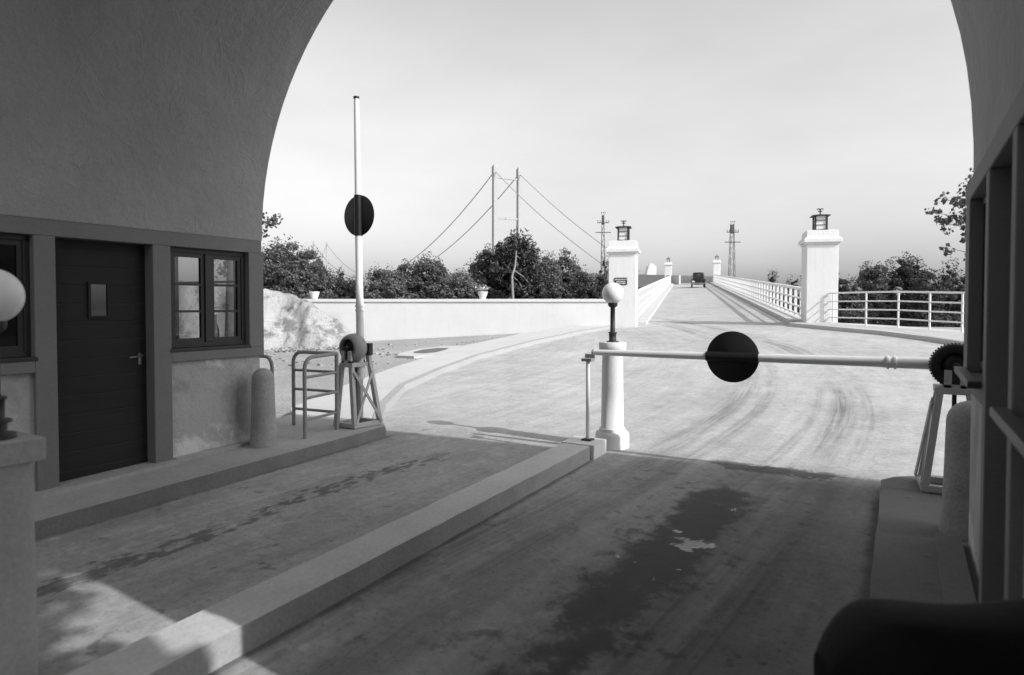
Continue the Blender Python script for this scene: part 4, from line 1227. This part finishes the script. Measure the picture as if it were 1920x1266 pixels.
for w in (-HWD, HWD):
    pts = []
    for i in range(41):
        t = 2 * MAIN * i / 40
        pts.append(bq(t, w, (TOP - 1.0) - (TOP - 1.0 - 12.0) * (1 - ((MAIN - t) / MAIN) ** 2)))
    MB().tube(pts, .13, 6).build('main_cable', M['cable'], sb, origin=OB)
    mb = MB(); mortar(mb, 2 * MAIN, w, -12, TOP, 1.15, 0.95); mortar(mb, 2 * MAIN, w, TOP, TOP + .8, 1.25, .3)
    mb.build('tower_leg', M['tower'], sb, origin=OB)
    MB().tube([bq(2 * MAIN + 70 * i / 8, w, (TOP - 1) * (1 - i / 8) + 9 * i / 8 - 1.2 * math.sin(math.pi * i / 8)) for i in range(9)], .10, 6).build('back_stay', M['cable'], sb, origin=OB)
    pts = []
    for i in range(13):
        t = -51.0 * i / 12; k = i / 12
        pts.append(bq(t, w, (TOP - 1.0) * (1 - k) + (7.2) * k - 1.2 * math.sin(math.pi * k)))
    MB().tube(pts, .10, 6).build('back_stay', M['tower'], sb, origin=OB)
# deck, from the ramp end to far beyond the tower
re = bp(S_END, 0)
tE = (Vector((re.x, re.y, 0)) - Vector((tc_.x, tc_.y, 0))).dot(AXW)
wE = (Vector((re.x, re.y, 0)) - Vector((tc_.x, tc_.y, 0))).dot(PW)
zE = re.z - EYE.z
def du(t):
    return deck_up(t) if t > -10 else zE + (deck_up(-10) - zE) * (t - tE) / (-10 - tE)
def dw_(t):                                    # the axis shifts from the ramp end onto the tower line
    return wE * max(0, min(1, (t - 0) / (tE))) if t < 0 else 0
def longbox(name, m, w0, w1, u0, u1, ta, tb, n=24):
    vs = []; fs = []
    for i in range(n + 1):
        t = ta + (tb - ta) * i / n
        for (w, u) in ((w0, u0), (w1, u0), (w1, u1), (w0, u1)):
            vs.append(bq(t, dw_(t) + w, du(t) + u))
    for i in range(n):
        for k in range(4):
            fs.append((4 * i + k, 4 * i + (k + 1) % 4, 4 * i + 4 + (k + 1) % 4, 4 * i + 4 + k))
    fs += [(0, 3, 2, 1), (4 * n, 4 * n + 1, 4 * n + 2, 4 * n + 3)]
    return MB().add(vs, fs).build(name, m, sb, origin=OB)
longbox('deck', M['girder'], -3.0, 3.0, -.5, -.02, tE - 3, 2 * MAIN + 70)
longbox('side_girder', M['girder'], -3.4, -3.1, -.9, 1.15, tE - 1, 2 * MAIN + 70)
longbox('side_girder', M['girder'], 3.1, 3.4, -.9, 1.15, tE - 4, 2 * MAIN + 70)
longbox('lower_chord', M['iron'], -3.0, 3.0, -2.0, -.91, tE + 2, 2 * MAIN + 70)

# anchor block seen beyond the left railing
aq = dep(1219, 506, 118)
ab = thing('anchor_block', (aq.x, aq.y, 0), 'white sloped cable anchor block rising behind the left bridge railing', 'anchor block', YAW)
MB().add([(-2.6, -1, 0), (.9, -1, 0), (.9, 1.5, 0), (-2.6, 1.5, 0), (-.4, -1, 9.0), (.9, -1, 9.0), (.9, 1.5, 9.0), (-.4, 1.5, 9.0), ], [(0, 3, 2, 1), (4, 5, 6, 7), (0, 1, 5, 4), (1, 2, 6, 5), (2, 3, 7, 6), (3, 0, 4, 7)]).build('block', M['white'], ab)
MB().box((.3, .2, 9.2), (.8, .8, .4)).build('cap', M['white'], ab)

# ------------------------------------------------------------------ lattice masts and poles
def mast(px, ytop, zc, width, label, arms=True):
    b = dep(px, 575, zc); top = 1.65 + (575 - ytop) / FPX * zc
    zg = terrain(b.x, b.y)
    H = top - zg
    t = thing('lattice_mast', (b.x, b.y, zg), label, 'mast', YAW, 'steel power masts behind the ramp')
    f = MB()
    wb_, wt = width, width * .33
    th = .06
    for sx in (-1, 1):
        for sy in (-1, 1):
            f.bar((sx * wb_ / 2, sy * wb_ / 2, 0), (sx * wt / 2, sy * wt / 2, H), th, th)
    nb = 22
    for i in range(nb):
        z0, z1 = H * i / nb, H * (i + 1) / nb
        w0 = wb_ + (wt - wb_) * i / nb; w1 = wb_ + (wt - wb_) * (i + 1) / nb
        s = 1 if i % 2 else -1
        for q in (-1, 1):
            f.bar((-s * w0 / 2, q * w0 / 2, z0), (s * w1 / 2, q * w1 / 2, z1), .035, .035)
            f.bar((q * w0 / 2, s * w0 / 2, z0), (q * w1 / 2, -s * w1 / 2, z1), .035, .035)
    f.build('lattice', M['mast'], t)
    MB().box((0, 0, H * .985 - .6), (wt * 1.1, wt * 1.1, H * .07)).build('head_plate', M['mast'], t)
    for k, (dz, L, ins) in enumerate(((1.4, 1.9, True), (3.0, 2.5, False))):
        MB().box((0, -.3, H - dz), (L, .12, .14)).build('cross_arm', M['mast'], t)
        if ins:
            for x in (-.9, -.5, .5, .9):
                MB().lathe([(.03, 0), (.03, .16), (.08, .18), (.08, .30), (.02, .33)], (x, -.3, H - dz + .07), 10).build('insulator', M['mast'], t)
    for x in (-.3, 0.02, .3):
        MB().lathe([(.03, 0), (.03, .16), (.08, .18), (.08, .30), (.02, .33)], (x, -.3, H + .05), 10).build('insulator', M['mast'], t)
    return t
mast(1371.5, 420, 105, 1.35, 'dark lattice power mast standing beyond the right bridge railing')
mast(1130, 403, 108, .9, 'slim lattice power mast rising left of the plaque pillar')
# ------------------------------------------------------------------ trees
def leaf_quads(mb, c, rad, nleaf, size, rnd, flat=.75, elong=1.5, up=0.0):
    for k in range(nleaf):
        while True:
            v = Vector((rnd.uniform(-1, 1), rnd.uniform(-1, 1), rnd.uniform(-1, 1)))
            if v.length <= 1: break
        v = v * (v.length ** -0.25 if v.length > .05 else 1)
        p = c + Vector((v.x * rad, v.y * rad, v.z * rad * flat))
        d = Vector((rnd.gauss(0, 1), rnd.gauss(0, 1), rnd.gauss(0, .8) + up)).normalized()
        e = d.cross(Vector((rnd.gauss(0, 1), rnd.gauss(0, 1), rnd.gauss(0, 1)))).normalized()
        s = size * rnd.uniform(.6, 1.3)
        a, b = d * s * elong / 2, e * s / 2
        n0 = len(mb.v)
        mb.v += [p - a, p + b, p + a, p - b]
        mb.f.append((n0, n0 + 1, n0 + 2, n0 + 3)); mb.s.append(False)
def tree(name, label, cat, group, px, zc, ytop, ybot, lobes, m, leaf, nleaf, nclump, seed, bark='bark', trunk_r=.12, clump_r=.16, elong=1.5, up=0.0, ylow=None, trunk_pts=None):
    """lobes: (dx px, y px, rx px, ry px) ellipses of the crown in photo pixels at depth zc, given real depth"""
    rnd = random.Random(seed)
    leaf *= .62; nleaf = int(nleaf * 2.1); nclump = int(nclump * 1.1)
    k = zc / FPX
    b = dep(px, 575, zc); zg = terrain(b.x, b.y)
    t = thing(name, (b.x, b.y, zg), label, cat, YAW, group)
    H = 1.65 + (575 - ytop) * k - zg
    cl = []
    tot = sum(l[2] * l[3] for l in lobes)
    for (dx, y, rx, ry) in lobes:
        n_ = max(4, int(nclump * rx * ry / tot))
        for i in range(n_):
            while True:
                v = Vector((rnd.uniform(-1, 1), rnd.uniform(-1, 1), rnd.uniform(-1, 1)))
                if .25 < v.length <= 1: break
            v = v * v.length ** -.5
            cl.append((Vector((dx * k + v.x * rx * k, v.y * min(rx * k, 2.6), 1.65 + (575 - y) * k - zg + v.z * ry * k)), min(rx, ry) * k * clump_r * rnd.uniform(1.4, 3.0)))
    cr_ = MB()
    for c, r in cl:
        leaf_quads(cr_, c, r, max(6, int(nleaf / len(cl))), leaf, rnd, elong=elong, up=up)
    # a few stray sprigs breaking the outline
    for (dx, y, rx, ry) in lobes:
        for i in range(20 if rx > 14 else 5):
            a = rnd.uniform(-.2, math.pi + .2); ov_ = rnd.uniform(.92, 1.13)
            q = Vector((dx * k + rx * k * ov_ * math.cos(a), rnd.uniform(-.5, .5), 1.65 + (575 - y) * k - zg + ry * k * ov_ * math.sin(a)))
            leaf_quads(cr_, q * 1.0 + Vector((0, 0, rnd.uniform(-.08, .10))), leaf * rnd.uniform(2, 3.4), 20, leaf * .85, rnd, flat=1.5, elong=elong, up=up)
    tk = MB()
    zt = max(.6, H * .86)
    path = [Vector(p) for p in trunk_pts] if trunk_pts else [Vector((0, 0, -.3)), Vector((rnd.uniform(-.1, .1), 0, zt * .4)), Vector((rnd.uniform(-.2, .2), 0, zt * .75)), Vector((rnd.uniform(-.2, .2), 0, zt))]
    tk.tube(path, [trunk_r * (1 - .8 * i / (len(path) - 1)) for i in range(len(path))], 8)
    rnd.shuffle(cl)
    for c, r in cl[:4 if trunk_pts else 16]:
        h = max(.3, min(zt * .95, c.z - (Vector((c.x, c.y, 0)).length) * .5))
        f = h / zt
        i = min(len(path) - 2, int(f * (len(path) - 1)))
        s = path[i].lerp(path[i + 1], max(0, min(1, f * (len(path) - 1) - i)))
        mid = s.lerp(c, .5) + Vector((0, 0, .1))
        tk.tube([s, mid, c], [trunk_r * .35, trunk_r * .25, trunk_r * .1], 5)
    tk.build('trunk', M[bark], t)
    cr_.build('crown', M[m], t)
    return t
GL, GR = 'trees behind the garden wall', 'trees beyond the curved railing'
tree('broadleaf_tree', 'big dark bush at the left corner of the toll house behind the bank', 'tree', GL, 535, 28, 460, 570, [(-25, 520, 42, 48), (0, 500, 36, 42), (-70, 520, 50, 45), (20, 535, 40, 32), (-5, 560, 60, 22)], 'leafm', .13, 11000, 150, 1)
tree('broadleaf_tree', 'rounded bush above the plain urn, right of the darkest bush', 'tree', GL, 582, 28.5, 478, 570, [(0, 510, 28, 34), (8, 535, 32, 30), (2, 560, 36, 18)], 'leafm', .12, 6000, 80, 2)
tree('young_conifer', 'small pointed tree between the plain urn and the raised barrier', 'tree', GL, 637, 29, 512, 570, [(0, 520, 7, 12), (-2, 540, 17, 16), (0, 558, 26, 14)], 'leafd', .10, 3600, 60, 3)
tree('low_shrub', 'low dark shrub directly behind the raised white barrier arm', 'shrub', GL, 672, 29, 528, 570, [(0, 548, 26, 20), (-20, 556, 26, 14), (20, 556, 26, 14)], 'leafd', .10, 3800, 60, 4)
tree('broadleaf_tree', 'small pale bush just right of the raised barrier arm', 'tree', GL, 722, 28, 505, 570, [(-4, 528, 24, 22), (10, 545, 30, 22), (-14, 556, 30, 16)], 'leafp', .11, 5200, 80, 5)
tree('broadleaf_tree', 'wide two-topped bush where the left bridge cables end', 'tree', GL, 798, 29, 488, 570, [(8, 512, 26, 26), (-28, 520, 24, 24), (0, 540, 44, 26), (24, 535, 24, 26), (-10, 558, 60, 14)], 'leafm', .12, 10500, 140, 6)
tree('low_shrub', 'low grey shrub between the wide bush and the urn with flowers', 'shrub', GL, 862, 28, 515, 570, [(0, 535, 24, 20), (-14, 550, 30, 18), (16, 550, 26, 18)], 'leafp', .11, 5200, 80, 7)
tree('broadleaf_tree', 'leafy tree hiding the foot of the left tower leg', 'tree', GL, 910, 31, 470, 570, [(6, 490, 18, 20), (-6, 515, 30, 24), (2, 545, 38, 26)], 'leafm', .12, 7600, 100, 8)
kz = 30 / FPX
zg_ = terrain(dep(962, 575, 30).x, dep(962, 575, 30).y)
pz = lambda y: 1.65 + (575 - y) * kz - zg_
tree('pine_tree', 'tall dark pine with a pale forked trunk in front of the bridge tower', 'tree', GL, 962, 30, 443, 570, [(9, 456, 13, 13), (-4, 475, 20, 14), (20, 472, 20, 13), (26, 492, 16, 14), (-22, 498, 18, 14), (-14, 515, 30, 14), (22, 515, 24, 14), (-22, 540, 30, 14), (26, 542, 28, 15), (30, 560, 34, 10)], 'needle', .16, 13000, 110, 9, bark='palebark', trunk_r=.075, elong=3.2, up=.5,
     trunk_pts=[(0, -.9, -.3), (-.01, -.9, pz(560)), (-.05, -.9, pz(520)), (.10, -.8, pz(500)), (.14, -.6, pz(475)), (.2, 0, pz(452))])
tree('broadleaf_tree', 'slender birch just right of the dark pine', 'tree', GL, 1026, 31, 481, 570, [(-2, 500, 18, 18), (0, 525, 24, 26), (2, 550, 32, 22)], 'leafp', .11, 7200, 100, 10)
tree('broadleaf_tree', 'tallest slim birch midway between the pine and the plaque pillar', 'tree', GL, 1063, 31.5, 471, 570, [(-2, 484, 9, 13), (0, 508, 19, 22), (0, 535, 26, 24), (4, 555, 30, 18)], 'leafm', .11, 7200, 100, 11)
tree('low_shrub', 'low shrub right of the slim birches beside the pillar', 'shrub', GL, 1097, 29, 513, 570, [(-4, 532, 18, 18), (6, 550, 26, 18)], 'leafd', .11, 4200, 60, 12)
tree('young_conifer', 'small spiky conifer touching the left side of the plaque pillar', 'tree', GL, 1130, 29, 488, 570, [(4, 496, 4, 10), (2, 514, 9, 14), (-2, 538, 14, 18), (-4, 558, 20, 12)], 'leafd', .10, 3600, 60, 13)
tree('broadleaf_tree', 'small tree peeping out beside the right-hand pillar', 'tree', GR, 1580, 31, 522, 620, [(-2, 538, 13, 16), (10, 545, 14, 18), (0, 590, 34, 32)], 'leafd', .13, 5600, 80, 14)
tree('broadleaf_tree', 'loose round tree behind the second bay of the curved railing', 'tree', GR, 1637, 33, 498, 620, [(0, 525, 24, 25), (-8, 545, 30, 22), (4, 590, 44, 34)], 'leafm', .13, 9000, 120, 15)
tree('broadleaf_tree', 'tallest dense tree in the group beyond the curved railing', 'tree', GR, 1697, 33, 488, 620, [(-2, 508, 22, 20), (14, 520, 22, 22), (-4, 540, 34, 24), (4, 590, 44, 34)], 'leafd', .13, 9500, 130, 16)
tree('broadleaf_tree', 'shorter dark tree between the tallest tree and the spruce', 'tree', GR, 1747, 31, 515, 620, [(0, 535, 22, 20), (0, 560, 30, 26), (0, 600, 40, 26)], 'leafd', .13, 7600, 100, 17)
tree('spruce_tree', 'pointed spruce nearest the dark right wall', 'tree', GR, 1781, 31, 498, 620, [(-2, 506, 4, 9), (0, 522, 12, 12), (2, 540, 24, 16), (6, 565, 36, 26), (4, 602, 44, 28), (42, 560, 30, 40)], 'leafd', .13, 9500, 130, 18)
tree('spruce_tree', 'thin spruce top showing above the right bridge railing', 'tree', GR, 1449, 46, 514, 570, [(-1, 520, 2.5, 6), (0, 530, 6, 8), (0, 552, 9, 16)], 'leafd', .15, 1500, 30, 19)
tree('young_conifer', 'small dark treetop close to the right-hand pillar behind the bridge railing', 'tree', GR, 1488, 38, 524, 600, [(0, 530, 4, 6), (-2, 545, 9, 14), (-4, 575, 14, 24), (8, 580, 12, 26)], 'leafd', .14, 2600, 40, 20)
tree('low_shrub', 'low dark shrub behind the lower rails of the bridge railing', 'shrub', GR, 1460, 40, 535, 600, [(0, 556, 12, 16), (-14, 566, 12, 12), (4, 586, 22, 16)], 'leafd', .14, 2600, 40, 23)

# large-leaved trees reaching into the picture from either side
def branch_tree(label, px, zc, ytop, sprays, seed, leaf, n_, m='leafd'):
    rnd = random.Random(seed); k = zc / FPX
    b = dep(px, 575, zc); zg = terrain(b.x, b.y)
    t = thing('broadleaf_tree', (b.x, b.y, zg), label, 'tree', YAW, 'large-leaved trees behind the toll house')
    H = 1.65 + (575 - ytop) * k - zg
    tk = MB(); tk.tube([(0, 0, -.3), (.05, 0, H * .4), (.1, .1, H * .75), (.2, .1, H)], [.16, .13, .09, .03], 10)
    cr_ = MB()
    for (dx, y, rx, ry) in sprays:
        c = Vector((dx * k, rnd.uniform(-.4, .4), 1.65 + (575 - y) * k - zg))
        s = Vector((.05, 0, max(.8, min(H * .9, c.z - .35 * abs(c.x)))))
        mid = s.lerp(c, .5) + Vector((0, 0, .12))
        tk.tube([s, mid, c], [.05, .03, .008], 6)
        nn = max(6, int(n_ * rx * ry / 400))
        for q in range(max(2, nn // 12)):
            v = Vector((rnd.uniform(-1, 1), rnd.uniform(-1, 1), rnd.uniform(-1, 1)))
            cc = c + Vector((v.x * rx * k, v.y * rx * k, v.z * ry * k))
            tk.tube([c.lerp(mid, .1), cc], [.008, .004], 4)
            leaf_quads(cr_, cc, leaf * 1.5, 12, leaf, rnd, elong=1.15)
    tk.build('trunk', M['bark'], t); cr_.build('crown', M[m], t)
branch_tree('large-leaved tree whose branches hang over the curved railing at right', 1862, 34, 300,
    [(-75, 385, 16, 10), (-58, 402, 16, 12), (-92, 372, 8, 7), (-46, 380, 18, 12), (-34, 365, 14, 9), (-108, 398, 8, 5), (-60, 420, 22, 9), (-40, 412, 20, 16), (-92, 415, 8, 6), (-62, 440, 13, 8), (-76, 467, 10, 7), (-46, 428, 10, 16), (-20, 400, 26, 30), (-10, 350, 30, 26), (-48, 445, 9, 8), (-50, 488, 4, 5), (20, 380, 40, 40), (30, 330, 40, 30)], 31, .20, 115)
branch_tree('large-leaved tree with one branch tip showing at the left wall corner', 430, 19, 330,
    [(70, 422, 12, 7), (86, 418, 10, 5), (98, 413, 5, 3), (62, 436, 5, 4), (40, 415, 20, 16), (20, 390, 34, 24), (0, 360, 30, 30), (-20, 400, 34, 30)], 32, .11, 60)
# unseen trees added to shade the near end of the lanes and dim the passage
def shade_tree(x, y, label, seed, lobes=((0, -1.14, 4.2, 1.6, 2.1, 1.7, 200), (0, -1.05, 2.5, 1.7, 2.2, 1.5, 160), (0, .42, 6.7, 1.5, 1.35, 1.55, 120), (0, -1.6, 6.2, 1.6, 2.0, 1.8, 160))):
    rnd = random.Random(seed)
    zg = terrain(x, y)
    t = thing('broadleaf_tree', (x, y, zg), label, 'tree')
    MB().tube([(0, 0, -.3), (.05, 0, 1.6), (0, .1, 3.5), (.1, 0, 6)], [.22, .19, .14, .05], 10).build('trunk', M['bark'], t)
    cr_ = MB()
    for (cx_, cy_, cz_, rx_, ry_, rz_, n_) in lobes:
        for i in range(n_):
            while True:
                v = Vector((rnd.uniform(-1, 1), rnd.uniform(-1, 1), rnd.uniform(-1, 1)))
                if v.length <= 1: break
            v = v * max(.3, v.length) ** -.3
            leaf_quads(cr_, Vector((cx_ + v.x * rx_, cy_ + v.y * ry_, cz_ + v.z * rz_)), .42, 44, .17, rnd, elong=1.2)
    cr_.build('crown', M['leafd'], t)
shade_tree(3.2, 0.12, 'unseen leafy tree added behind the toll house on the right to shade the lanes', 41)
big = ((0, 0, 5.2, 3.4, 3.2, 4.6, 330),)  # broad unseen crowns added to block sky light from behind
shade_tree(-9.4, -3.2, 'unseen leafy tree added behind the viewpoint to block light, left of the lanes', 42, big)
shade_tree(-11.5, -9.0, 'unseen leafy tree added farther behind the viewpoint to block light, left of the lanes', 43, big)
shade_tree(6.3, -5.5, 'unseen leafy tree added behind the viewpoint to block light, right of the lanes', 44, big)
shade_tree(-4.5, -15.0, 'unseen leafy tree added farthest behind the viewpoint to block light', 45, big)
shade_tree(3.4, -12.0, 'unseen leafy tree added farther behind the viewpoint to block light, right of the lanes', 46, big)
